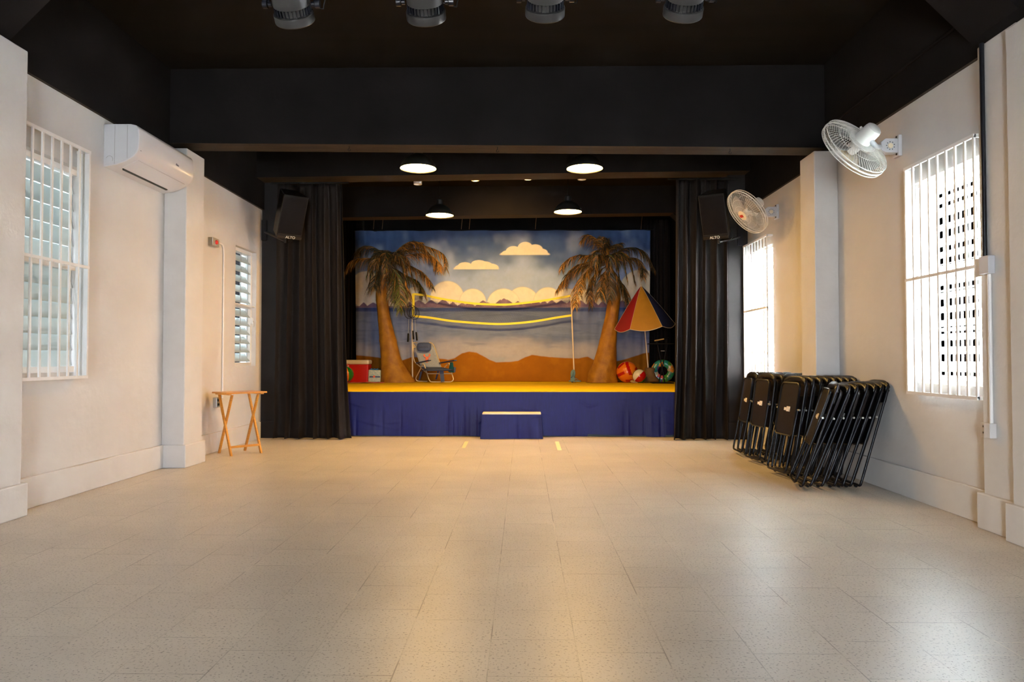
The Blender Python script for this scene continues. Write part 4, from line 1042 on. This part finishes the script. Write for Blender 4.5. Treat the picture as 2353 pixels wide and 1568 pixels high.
rc = random.Random(5)
for (pt_, cpx, cpy) in ((pl_, 889, 603), (pr_, 1390, 596)):
    for q in range(9):
        a = 2*PI*q/9+rc.uniform(-.2, .2); r_ = rc.uniform(.38, .6); c0_ = S(cpx, cpy, 0); ux = math.cos(a)
        hh = rc.uniform(.03, .16)
        P = [c0_+V((0, 0, -.03)), c0_+V((ux*r_*.35, math.sin(a)*r_*.22-.05, hh)), c0_+V((ux*r_*.75, math.sin(a)*r_*.45-.05, hh*.3)), c0_+V((ux*r_, math.sin(a)*r_*.5-.05, -.30-.2*rc.random()))]
        frond(pt_, P, L=.20, nleaf=30, pal=(6, 3, 4, 1))
# volleyball net
YN = .22
nt_ = thing('volleyball_net', S(1130, 878, YN), 'volleyball net with yellow tapes strung between two poles on the stage', 'net')
def Nn(x, y): return S(x, y, YN)
topc = [(950, 676), (975, 679), (1020, 688), (1080, 697), (1130, 700), (1170, 700), (1210, 696), (1250, 691), (1290, 684), (1312, 680)]
botc = [(952, 727), (985, 730), (1030, 737), (1060, 740), (1100, 743), (1150, 745), (1200, 742), (1240, 737), (1280, 730), (1314, 725)]
def ribbon(cs, h, dyy=-.012):
    m = MB(); 
    P = catmull([Nn(*c) for c in cs], 5); vs = []
    for p in P: vs += [p+V((0, dyy, -h/2)), p+V((0, dyy, h/2)), p+V((0, dyy+.006, h/2)), p+V((0, dyy+.006, -h/2))]
    for i in range(len(P)-1):
        for k in range(4): l = (k+1) % 4; m.f.append([i*4+k, i*4+l, i*4+4+l, i*4+4+k]); m.m.append(0)
    m.v = [tuple(v) for v in vs]; return m
ribbon(topc, .042).build('top_tape', 'net_yellow', nt_); ribbon(botc, .042).build('bottom_tape', 'net_yellow', nt_)
MB().hexa([Nn(947, 728)+V((0, -.02, 0)), Nn(952.5, 728)+V((0, -.02, 0)), Nn(952.5, 728)+V((0, -.012, 0)), Nn(947, 728)+V((0, -.012, 0)), Nn(947, 675)+V((0, -.02, 0)), Nn(953, 675)+V((0, -.02, 0)), Nn(953, 675)+V((0, -.012, 0)), Nn(947, 675)+V((0, -.012, 0))]).build('side_tape', 'net_yellow', nt_)
T_, B_ = catmull([Nn(*c) for c in topc], 12), catmull([Nn(*c) for c in botc], 12)
m = MB()
for i in range(0, len(T_)): m.tube([T_[i], B_[i]], .0013, 3, caps=False)
for k in range(1, 12):
    f = k/12; m.tube([T_[i].lerp(B_[i], f) for i in range(0, len(T_), 3)], .0013, 3, caps=False)
m.build('mesh', 'net_cord', nt_)
MB().tube([Nn(948, 674), Nn(947, 742)], .010, 10).tube([Nn(947, 742), V((Nn(948, 860).x, YS+YN, SZ))], .015, 10).build('pole', 'pole_white', nt_, smooth=60)
MB().tube([Nn(1312, 677), V((Nn(1320, 860).x, YS+YN, SZ))], .014, 10).build('pole', 'pole_white', nt_, smooth=60)
# rackets hanging on the left pole
for i, (hx, hy, gx, gy, dd, l) in enumerate(((940, 718, 937, 786, -.05, 'badminton racket hanging on the left net pole, grip to the left'), (946, 716, 950, 780, -.08, 'badminton racket hanging on the left net pole, grip in the middle'), (952, 720, 958, 783, -.11, 'badminton racket hanging on the left net pole, grip to the right'))):
    h = S(hx, hy, YN+dd); g_ = S(gx, gy, YN+dd); ax = (g_-h).normalized(); sx = ax.cross(V((0,1,0))).normalized()
    rt = thing('badminton_racket', h, l, 'racket', 'rackets on the net pole')
    ring = [h+ax*(.125*math.cos(t))+sx*(.095*math.sin(t)) for t in lin(0, 2*PI, 33)[:-1]]
    MB().tube(ring, .0045, 6, closed=True).build('head_frame', 'black_matt', rt, smooth=60)
    s2 = MB()
    for q in lin(-.8, .8, 11):
        e = math.sqrt(1-q*q)
        s2.tube([h+sx*(.095*q)-ax*(.125*e), h+sx*(.095*q)+ax*(.125*e)], .0009, 3, caps=False); s2.tube([h+ax*(.125*q)-sx*(.095*e), h+ax*(.125*q)+sx*(.095*e)], .0009, 3, caps=False)
    s2.build('strings', 'net_cord', rt)
    MB().tube([h+ax*.125, g_-ax*.17], .004, 6).build('shaft', 'steel', rt)
    MB().tube([g_-ax*.17, g_-ax*.16, g_], [.010, .014, .016], 10).build('grip', 'black_matt', rt)

# beach chair
bc = thing('beach_chair', S(998, 878), 'grey folding beach chair with coral crab print and navy pillow', 'chair')
def Bc(x, y, dy=0): return S(780+x/8.404, 740+y/8.404, dy)
def quad(m, P, th=.008, mi=0, n=8, sag=0.0):
    a, b, c, d = P
    def fn(u, v, o=0): 
        p = (a.lerp(b, u)).lerp(d.lerp(c, u), v); return p+V((0, sag*math.sin(PI*u)*math.sin(PI*v), 0))
    m.grid(fn, n, n, mi); return m
quad(MB(), [Bc(1440, 470, .22), Bc(1830, 470, .20), Bc(1965, 885, -.02), Bc(1570, 885, 0)], sag=.03).build('backrest', 'chair_cloth', bc, smooth=60, mod=[('SOLIDIFY', dict(thickness=.008))])
quad(MB(), [Bc(1570, 885, 0), Bc(1965, 885, -.02), Bc(2180, 930, -.38), Bc(1700, 950, -.40)], sag=0).build('seat', 'navy', bc, smooth=60, mod=[('SOLIDIFY', dict(thickness=.012))])
# pillow
pc = (Bc(1500, 400, .14)+Bc(1770, 570, .10))/2; wx = (Bc(1770, 480, 0)-Bc(1495, 480, 0)).length/2
pil_ = MB().sphere(pc, 1, 28, 16, sc=(1, 1, 1))
pil_.v = [tuple(pc+V((math.copysign(abs(x-pc.x)**.45, x-pc.x)*wx, (y-pc.y)*.045+(z-pc.z)*.02, math.copysign(abs(z-pc.z)**.6, z-pc.z)*.088))) for x, y, z in pil_.v]
pil_ = pil_.build('headrest_pillow', 'navy', bc, smooth=60)
text('lettering', 'NAUTICA', .042, basis(V((1,0,0)), V((0,.2,1)).normalized(), V((0,-1,.2)).normalized(), pc+V((0, -.060, -.005))), 'ink', pil_)
# crab print: body and two claws, just in front of the cloth
def onback(x, y):
    v = (y-470)/415; return Bc(x, y, .22*(1-v)+.03*math.sin(PI*min(max((x-1500)/400, 0), 1))*math.sin(PI*v)-.045)
cr_ = MB()
def blob(cx, cy, rx, ry, rot=0, a0=0, a1=2*PI):
    P = [onback(cx, cy)]; 
    for k in range(21):
        t = a0+(a1-a0)*k/20; dx_, dy_ = rx*math.cos(t), ry*math.sin(t)
        P.append(onback(cx+dx_*math.cos(rot)-dy_*math.sin(rot), cy+dx_*math.sin(rot)+dy_*math.cos(rot)))
    cr_.add(P, [(0, k, k+1) for k in range(1, 21)])
blob(1690, 730, 17, 50); blob(1690, 690, 26, 18)
for s in (-1, 1):
    blob(1690+s*42, 668, 26, 12, s*(-.7)); blob(1690+s*52, 640, 24, 16, 1.2*s, 0, 5.2); blob(1690+s*28, 715, 22, 5, s*.5); blob(1690+s*28, 740, 20, 5, s*.7)
blob(1690, 778, 18, 8)
cr_.build('crab_print', 'crab', bc)
fr_ = MB()
for P in ([(1500,405,.24),(1440,395,.25),(1412,415,.24),(1425,470,.22),(1455,510,.20),(1462,480,.21),(1430,430,.24)], [(1705,425,.22),(1750,398,.23),(1795,415,.22),(1825,470,.2),(1838,505,.18)],
          [(1425,470,.22),(1420,560,.20),(1430,700,.12),(1455,780,.08),(1500,815,.04),(1590,890,0)], [(1838,500,.18),(1965,885,-.02),(1985,930,-.04)],
          [(1605,800,-.12),(1640,830,-.14),(1730,1120,-.22),(1760,1160,-.24),(2160,1160,-.28),(2205,1120,-.28),(2120,800,-.18)],
          [(1610,820,-.05),(1530,980,.05),(1475,1080,.12),(1480,1130,.14),(1530,1148,.14),(1700,1150,.12)], [(2100,800,-.12),(2040,870,-.05),(1990,930,0)],
          [(1590,905,0),(1700,1000,-.2),(2170,1000,-.24)], [(1590,905,0),(1750,935,-.3)]):
    fr_.tube(fillet([Bc(*p) for p in P], .04, 4), .0105, 8)
fr_.build('tube_frame', 'alu', bc, smooth=50)
MB().tube([Bc(1590, 940, -.05), Bc(2195, 935, -.36)], .013, 8).build('seat_rail', 'navy_arm', bc)
for (a, b_) in (((1500, 795, .02), (1745, 742, -.22)), ((1945, 795, -.02), (2240, 742, -.30))):
    p, q = Bc(*a), Bc(*b_); d = (q-p).normalized(); s = V((1, .3, 0)).normalized()*.028
    MB().hexa([p-s-V((0,0,.012)), q-s-V((0,0,.012)), q+s-V((0,0,.012)), p+s-V((0,0,.012)), p-s+V((0,0,.010)), q-s+V((0,0,.010)), q+s+V((0,0,.010)), p+s+V((0,0,.010))]).build('armrest', 'navy_arm', bc, mod=BEV(.006, 3))
for P in ([(1930,940,-.3),(2010,940,-.3),(2030,1150,-.31),(1960,1160,-.31)], [(1890,950,-.1),(1925,950,-.1),(1880,1110,0),(1850,1110,0)], [(1560,960,-.05),(1600,960,-.05),(1560,1120,.1),(1525,1120,.1)]):
    quad(MB(), [Bc(*p) for p in P], n=2).build('strap', 'navy', bc, mod=[('SOLIDIFY', dict(thickness=.004))])
MB().hexa([Bc(2100, 970, -.2), Bc(2215, 985, -.34), Bc(2225, 985, -.28), Bc(2110, 970, -.14), Bc(2135, 780, -.2), Bc(2185, 780, -.34), Bc(2195, 780, -.28), Bc(2145, 780, -.14)]).build('side_pouch', 'teal', bc, mod=BEV(.01))
MB().hexa([Bc(2205, 985, -.36), Bc(2240, 970, -.36), Bc(2240, 970, -.28), Bc(2205, 985, -.28), Bc(2205, 870, -.36), Bc(2250, 880, -.36), Bc(2250, 880, -.28), Bc(2205, 870, -.28)]).build('cup_pocket', 'navy', bc, mod=BEV(.008))

# cooler and things around it
ck = thing('cooler', S(822, 878), 'red cooler with cream lid at the left edge of the stage', 'cooler')
x0, x1 = S(793, 860, -.1).x, S(849, 860, -.1).x; zt_ = S(820, 838, -.1).z; z2 = S(820, 827.5, -.1).z
yq = YS-.20
MB().hexa([V((x0+.02, yq+.02, SZ+.004)), V((x1-.02, yq+.02, SZ+.004)), V((x1-.02, yq+.28, SZ+.004)), V((x0+.02, yq+.28, SZ+.004)), V((x0, yq, zt_)), V((x1, yq, zt_)), V((x1, yq+.3, zt_)), V((x0, yq+.3, zt_))]).build('body', 'red', ck, mod=BEV(.02, 3))
MB().box((x0-.008, yq-.008, zt_), (x1+.008, yq+.308, z2)).build('lid', 'cream', ck, mod=BEV(.03, 4))
MB().tube(fillet([V((x0+.02, yq-.012, zt_-.02)), V((x0+.02, yq-.03, zt_-.05)), V((x0+.085, yq-.03, zt_-.05)), V((x0+.085, yq-.012, zt_-.02))], .03), .016, 8).build('handle', 'pink', ck, smooth=60)
def rot(a, b_, c): return Euler((a, b_, c)).to_matrix()
bb = thing('beach_ball', S(797, 860, -.25), 'green and orange beach ball in front of the red cooler', 'ball', 'inflatable balls on the stage')
c_ = S(795, 861, -.32); r_ = .15
MB().sphere((c_.x, c_.y, SZ+r_+.014), r_, 36, 20, fm=lambda j, k: (0 if (k*6) % 2 < 1 else 1), R=rot(.1, .15, -.95)).build('panels', ['green_ball', 'orange_ball'], bb, smooth=80)
bx = thing('beach_bag', S(862, 878), 'small pale printed bag with blue top beside the left palm trunk', 'bag')
x0, x1 = S(848.5, 860, -.05).x, S(876.5, 860, -.05).x; zt_ = S(860, 850, -.05).z
m = MB().grid(lambda u, v: V((x0+(x1-x0)*u+.006*math.sin(v*7), YS-.16-.012*math.sin(PI*u), SZ+.014+(zt_-SZ-.014)*v)), 10, 10)
MB().hexa([V((x0, YS-.16, SZ+.014)), V((x1, YS-.16, SZ+.014)), V((x1, YS+.04, SZ+.014)), V((x0, YS+.04, SZ+.014)), V((x0+.005, YS-.15, zt_)), V((x1+.005, YS-.15, zt_-.01)), V((x1, YS+.03, zt_)), V((x0, YS+.03, zt_+.005))]).build('body', 'blue_bag', bx, mod=BEV(.012, 3))
MB().grid(lambda u, v: V((x0+.03+(x1-x0-.08)*u, YS-.14+.15*v, zt_+.004+.022*abs(math.sin(u*8+v*2)))), 16, 6).build('top', 'blue', bx, smooth=60, mod=[('SOLIDIFY', dict(thickness=.015))])
MB().box((x0+.03, YS-.1645, SZ+.10), (x1-.005, YS-.161, SZ+.125)).build('band', 'navy', bx)
MB().lathe([(0, .003), (.022, .002), (.022, 0)], 14, axis_mt(V(((x0+x1)/2, YS-.165, SZ+.118)), (0, -1, 0))).build('orange_emblem', 'crab', bx)
tw = MB().grid(lambda u, v: V((S(797, 878).x-.06+.86*u, YS-.48+.52*v, SZ+.006+.006*abs(math.sin(u*19+v*5))+.010*math.exp(-((u-.62)/.1)**2))), 40, 12)
tag(tw.build('beach_towel', 'towel', smooth=60, mod=[('SOLIDIFY', dict(thickness=.004))]), 'red striped towel spread under the cooler and bag', 'towel')
# flip flops at right pole
fx = thing('flip_flops', S(1317, 878), 'pair of blue grey flip flops propped at the right net pole', 'shoes')
def sole(m, c, ux, uy, L=.25, W=.09, th=.018):
    n_ = ux.cross(uy).normalized(); P = []
    for k in range(24):
        t = 2*PI*k/24; P.append(c+ux*(L/2*math.cos(t))+uy*(W/2*math.sin(t)*(1+.18*math.cos(t)-.25*math.exp(-((math.cos(t)+.1)/.35)**2))))
    m.add([p-n_*th/2 for p in P]+[p+n_*th/2 for p in P], [tuple(range(24))[::-1], tuple(range(24, 48))]+[(i, (i+1) % 24, 24+(i+1) % 24, 24+i) for i in range(24)])
    return n_
a = S(1316, 863, .02); a.z = SZ+.125
m = MB(); n1 = sole(m, a, V((.12, .25, .95)).normalized(), V((1, .1, -.12)).normalized(), L=.26, W=.10); m.build('upright_sole', 'shoe', fx, mod=BEV(.004))
cc = S(1321, 874, -.06); cc.z = SZ+.03
m = MB(); sole(m, cc, V((1, -.2, 0)).normalized(), V((.2, 1, 0)).normalized(), L=.24, W=.10, th=.02); m.build('flat_sole', 'shoe', fx, mod=BEV(.004))
MB().tube(catmull([cc+V((-.02,-.04,.01)), cc+V((.02,-.02,.045)), cc+V((.07,0,.012))], 6), .006, 6).tube(catmull([cc+V((-.02,.04,.01)), cc+V((.02,.02,.045)), cc+V((.07,0,.012))], 6), .006, 6).tube(catmull([a+V((-.045,-.02,-.04)), a+V((-.01,-.05,.02)), a+V((.01,-.01,.09))], 6), .006, 6).tube(catmull([a+V((.045,-.02,-.04)), a+V((.02,-.05,.02)), a+V((.01,-.01,.09))], 6), .006, 6).build('strap', 'shoe', fx, smooth=50)

# balls right
c_ = S(1441, 854, -.1)
b1 = thing('play_ball', (c_.x, c_.y, SZ), 'large orange and red play ball beside the right palm trunk', 'ball', 'inflatable balls on the stage')
def pat(j, k):
    th, ph_ = PI*j, 2*PI*k
    x, y, z = math.sin(th)*math.cos(ph_), math.sin(th)*math.sin(ph_), math.cos(th)
    if y > 0: return 1 if abs(z-.3*x) < .16 else 0
    if -.25 < z < .97 and abs(x-.42*(.95-z)/1.15) < .15: return 1
    def bar(cx, cz, ux, uz, hl, hw):
        n_ = math.hypot(ux, uz); a_ = ((x-cx)*ux+(z-cz)*uz)/n_; b_ = ((x-cx)*-uz+(z-cz)*ux)/n_
        return abs(a_) < hl and abs(b_) < hw
    return 1 if bar(-.52, -.2, .8, .37, .42, .14) or bar(-.52, .62, .73, .68, .38, .09) or bar(.22, -.8, 1, .1, .3, .10) or bar(.93, .42, .3, .9, .25, .1) else 0
MB().sphere((c_.x, c_.y, SZ+.205), .203, 96, 60, fm=pat, R=rot(0, 0, -.25)).build('panels', ['orange_ball', 'red_ball'], b1, smooth=80)
c_ = S(1469, 864, -.35)
b2 = thing('beach_ball', (c_.x, c_.y, SZ), 'small red, white and green beach ball in front of the big orange one', 'ball', 'inflatable balls on the stage')
MB().sphere((c_.x, c_.y, SZ+.132), .131, 48, 28, fm=lambda j, k: (0, 1, 2, 0, 1, 2)[int(k*6) % 6], R=rot(.25, .72, .42)).build('panels', ['white_ball', 'red_ball', 'green_ball'], b2, smooth=80)
c_ = S(1455, 877, -.45); 
tag(MB().sphere((c_.x, c_.y, SZ+.028), .03, 16, 10, sc=(1.9, 1.1, .9), R=rot(0, .25, 0)).sphere((c_.x+.06, c_.y, SZ+.014), .016, 12, 8, sc=(1.6, 1, .7)).build('seashell', 'sand_shell', smooth=60), 'small tan seashell on the stage floor before the balls', 'shell')

# umbrella
u0 = S(1491, 866, -.15); u1 = S(1473.5, 659, -.30); ax = (u1-u0).normalized()
um = thing('beach_umbrella', (u0.x, u0.y, SZ), 'half open red, mustard and navy beach umbrella on the right of the stage', 'umbrella')
MB().tube([u0, u1+ax*.02], .012, 10).tube([u1, u1+ax*.05], [.014, .008], 10).build('pole', 'pole_white', um, smooth=60)
hx_ = ax.cross(V((0,1,0))).normalized(); 
if hx_.x < 0: hx_ = -hx_
hy_ = ax.cross(hx_).normalized()
Rb, Hh = .57, .76
rib_a = [math.radians(a) for a in (8, 66, 128, 186, 246, 306)]
cx_ = ['umb_navy', 'umb_yellow', 'umb_red', 'umb_navy', 'umb_yellow', 'umb_red']
# angle measured so that 90 deg faces the camera
fw = -hy_ if hy_.y > 0 else hy_
for i in range(6):
    a0, a1 = rib_a[i], rib_a[(i+1) % 6]+(2*PI if i == 5 else 0)
    def fn(u, v):
        a = a0+(a1-a0)*u
        r = Rb*(.03+.97*v**.92)*(1-.07*math.sin(PI*u)*v); z = -Hh*v + .055*math.sin(PI*u)*(v**4)*-1
        return u1 + ax*z + hx_*(r*math.cos(a)) + fw*(r*math.sin(a))
    g_ = MB().grid(fn, 10, 14).build('canopy_panel', cx_[i], um, smooth=60)
    MB().tube([fn(u, 1.0) for u in lin(0, 1, 11)], .005, 5).tube([fn(0, v) for v in lin(0, 1, 11)], .003, 4).build('piping', 'piping', g_, smooth=50)
sk = S(1490, 848, -.15)
MB().lathe([(0, 0), (.17, .0), (.19, .02), (.12, .10), (.085, .20), (.10, .27), (.05, .285), (0, .28)], 24, Matrix.Translation((u0.x+.02, u0.y, SZ+.02))@Matrix.Diagonal((1.0, .8, .95, 1))).build('weight_sack', 'sack', um, smooth=50)

# swim ring
c_ = S(1523, 852, -.05)
sr = thing('swim_ring', (c_.x, c_.y, SZ), 'colourful printed swim ring standing upright at the right edge of the stage', 'swim ring')
mt = axis_mt(V((c_.x, c_.y, SZ+.225)), V((-.12, -1, .12)))
m = MB(); Rm, rt_ = .155, .068; vs = []
for i in range(48):
    for k in range(18):
        a, b_ = 2*PI*i/48, 2*PI*k/18; w = rt_*(1+.03*math.sin(a*14))
        vs.append(mt @ V(((Rm+w*math.cos(b_))*math.cos(a), (Rm+w*math.cos(b_))*math.sin(a), w*.8*math.sin(b_))))
m.add(vs, [(i*18+k, ((i+1) % 48)*18+k, ((i+1) % 48)*18+(k+1) % 18, i*18+(k+1) % 18) for i in range(48) for k in range(18)])
m.build('tube', 'ring', sr, smooth=80)
MB().tube([mt @ V((.17, .03, .05)), mt @ V((.175, .04, .075))], .009, 8).build('valve', 'cream', sr)
# black folding stand with stick
bs = thing('folding_stand', S(1522, 880, -.4), 'black x shaped folding stand in front of the swim ring', 'stand')
def Cc(x, y, dy=0): return S(1400+x/9.8, 740+y/9.8, dy)
MB().tube([Cc(1090, 520, -.42), V((Cc(1250, 1400, -.45).x, YS-.45, SZ+.02))], .011, 6).tube([Cc(1310, 500, -.42), V((Cc(1120, 1400, -.38).x, YS-.38, SZ+.02))], .011, 6).build('leg', 'black_metal', bs)
q0, q1 = Cc(880, 490, -.42), Cc(1440, 490, -.42)
MB().box((q0.x, YS-.50, q0.z-.012), (q1.x, YS-.30, q0.z+.004)).build('top_tray', 'black_matt', bs, mod=BEV(.003))
MB().tube([Cc(1160, 655, -.42), Cc(1250, 655, -.42)], .006, 6).build('crossbar', 'steel', bs)
q0, q1 = Cc(1020, 425, -.44), Cc(1230, 385, -.40)
zr = Cc(880, 490, -.42).z+.004
rs_ = thing('wooden_stick', q0, 'pale wooden stick on a small black rest on the folding stand', 'stick')
MB().tube([q0, q1], .012, 10).build('stick', 'gold', rs_, smooth=60)
MB().tube([q1, Cc(1330, 350, -.38)], .014, 8).build('black_end', 'black_matt', rs_)
MB().box((q0.x+.03, YS-.46, zr), (q0.x+.05, YS-.42, q0.z-.006)).box((q1.x+.03, YS-.44, zr), (q1.x+.05, YS-.38, q1.z)).build('rest', 'black_matt', rs_)
# thin black boards under the right-hand props
a, b_ = S(1481, 880, -.5), S(1541, 883, -.5)
tag(MB().box((S(1499, 884, -.62).x, YS-.66, SZ+.004), (S(1545, 884, -.5).x, YS-.36, SZ+.018)).box((S(1481, 884, -.42).x, YS-.44, SZ+.004), (S(1500, 884, -.5).x, YS-.36, SZ+.016)).build('base_board', 'black_matt'), 'thin black board lying under the black folding stand', 'board')

# ------------------------------------------------------------------ light
w = bpy.data.worlds.new('sky'); bpy.context.scene.world = w; w.use_nodes = True
nt = w.node_tree; bg = nt.nodes['Background']
bg.inputs['Color'].default_value = (0.78, 0.89, 1.0, 1); bg.inputs['Strength'].default_value = SKY
sun_d = bpy.data.lights.new('sun', 'SUN'); sun_d.energy = SUN; sun_d.angle = 0.02; sun_d.color = (0.95, 0.97, 1.0)
sun = bpy.data.objects.new('sun', sun_d); C.objects.link(sun)
sun.rotation_euler = V((math.cos(math.radians(65)), -0.08, -math.sin(math.radians(65)))).to_track_quat('-Z', 'Y').to_euler()
def portal(c, sx, sy, d):
    l = bpy.data.lights.new('window_portal', 'AREA'); l.shape = 'RECTANGLE'; l.size = sx; l.size_y = sy; l.cycles.is_portal = True
    o = bpy.data.objects.new('window_portal', l); C.objects.link(o); o.location = c
    o.rotation_euler = V(d).to_track_quat('-Z', 'Y').to_euler()
portal((XR+.16, 5.17, 1.69), 1.56, 1.10, (-1, 0, 0)); portal((XR+.16, 9.33, 1.71), 1.62, .94, (-1, 0, 0))
portal((XL-.18, 5.32, 1.82), 1.67, 1.21, (1, 0, 0)); portal((XL-.18, 9.37, 1.77), 1.54, .71, (1, 0, 0)); portal((-.4, YB-.1, 1.1), 1.0, 2.2, (0, 1, 0))
sc = bpy.context.scene
sc.view_settings.view_transform = 'Standard'; sc.view_settings.look = 'None'; sc.view_settings.gamma = 1; sc.view_settings.use_curve_mapping = False
sc.view_settings.exposure = EXPO
sc.cycles.max_bounces = 10; sc.cycles.diffuse_bounces = 6; sc.cycles.glossy_bounces = 4; sc.cycles.transmission_bounces = 6; sc.cycles.transparent_max_bounces = 8
sc.cycles.sample_clamp_indirect = 60; sc.cycles.caustics_reflective = False; sc.cycles.caustics_refractive = False
sc.cycles.use_denoising = True
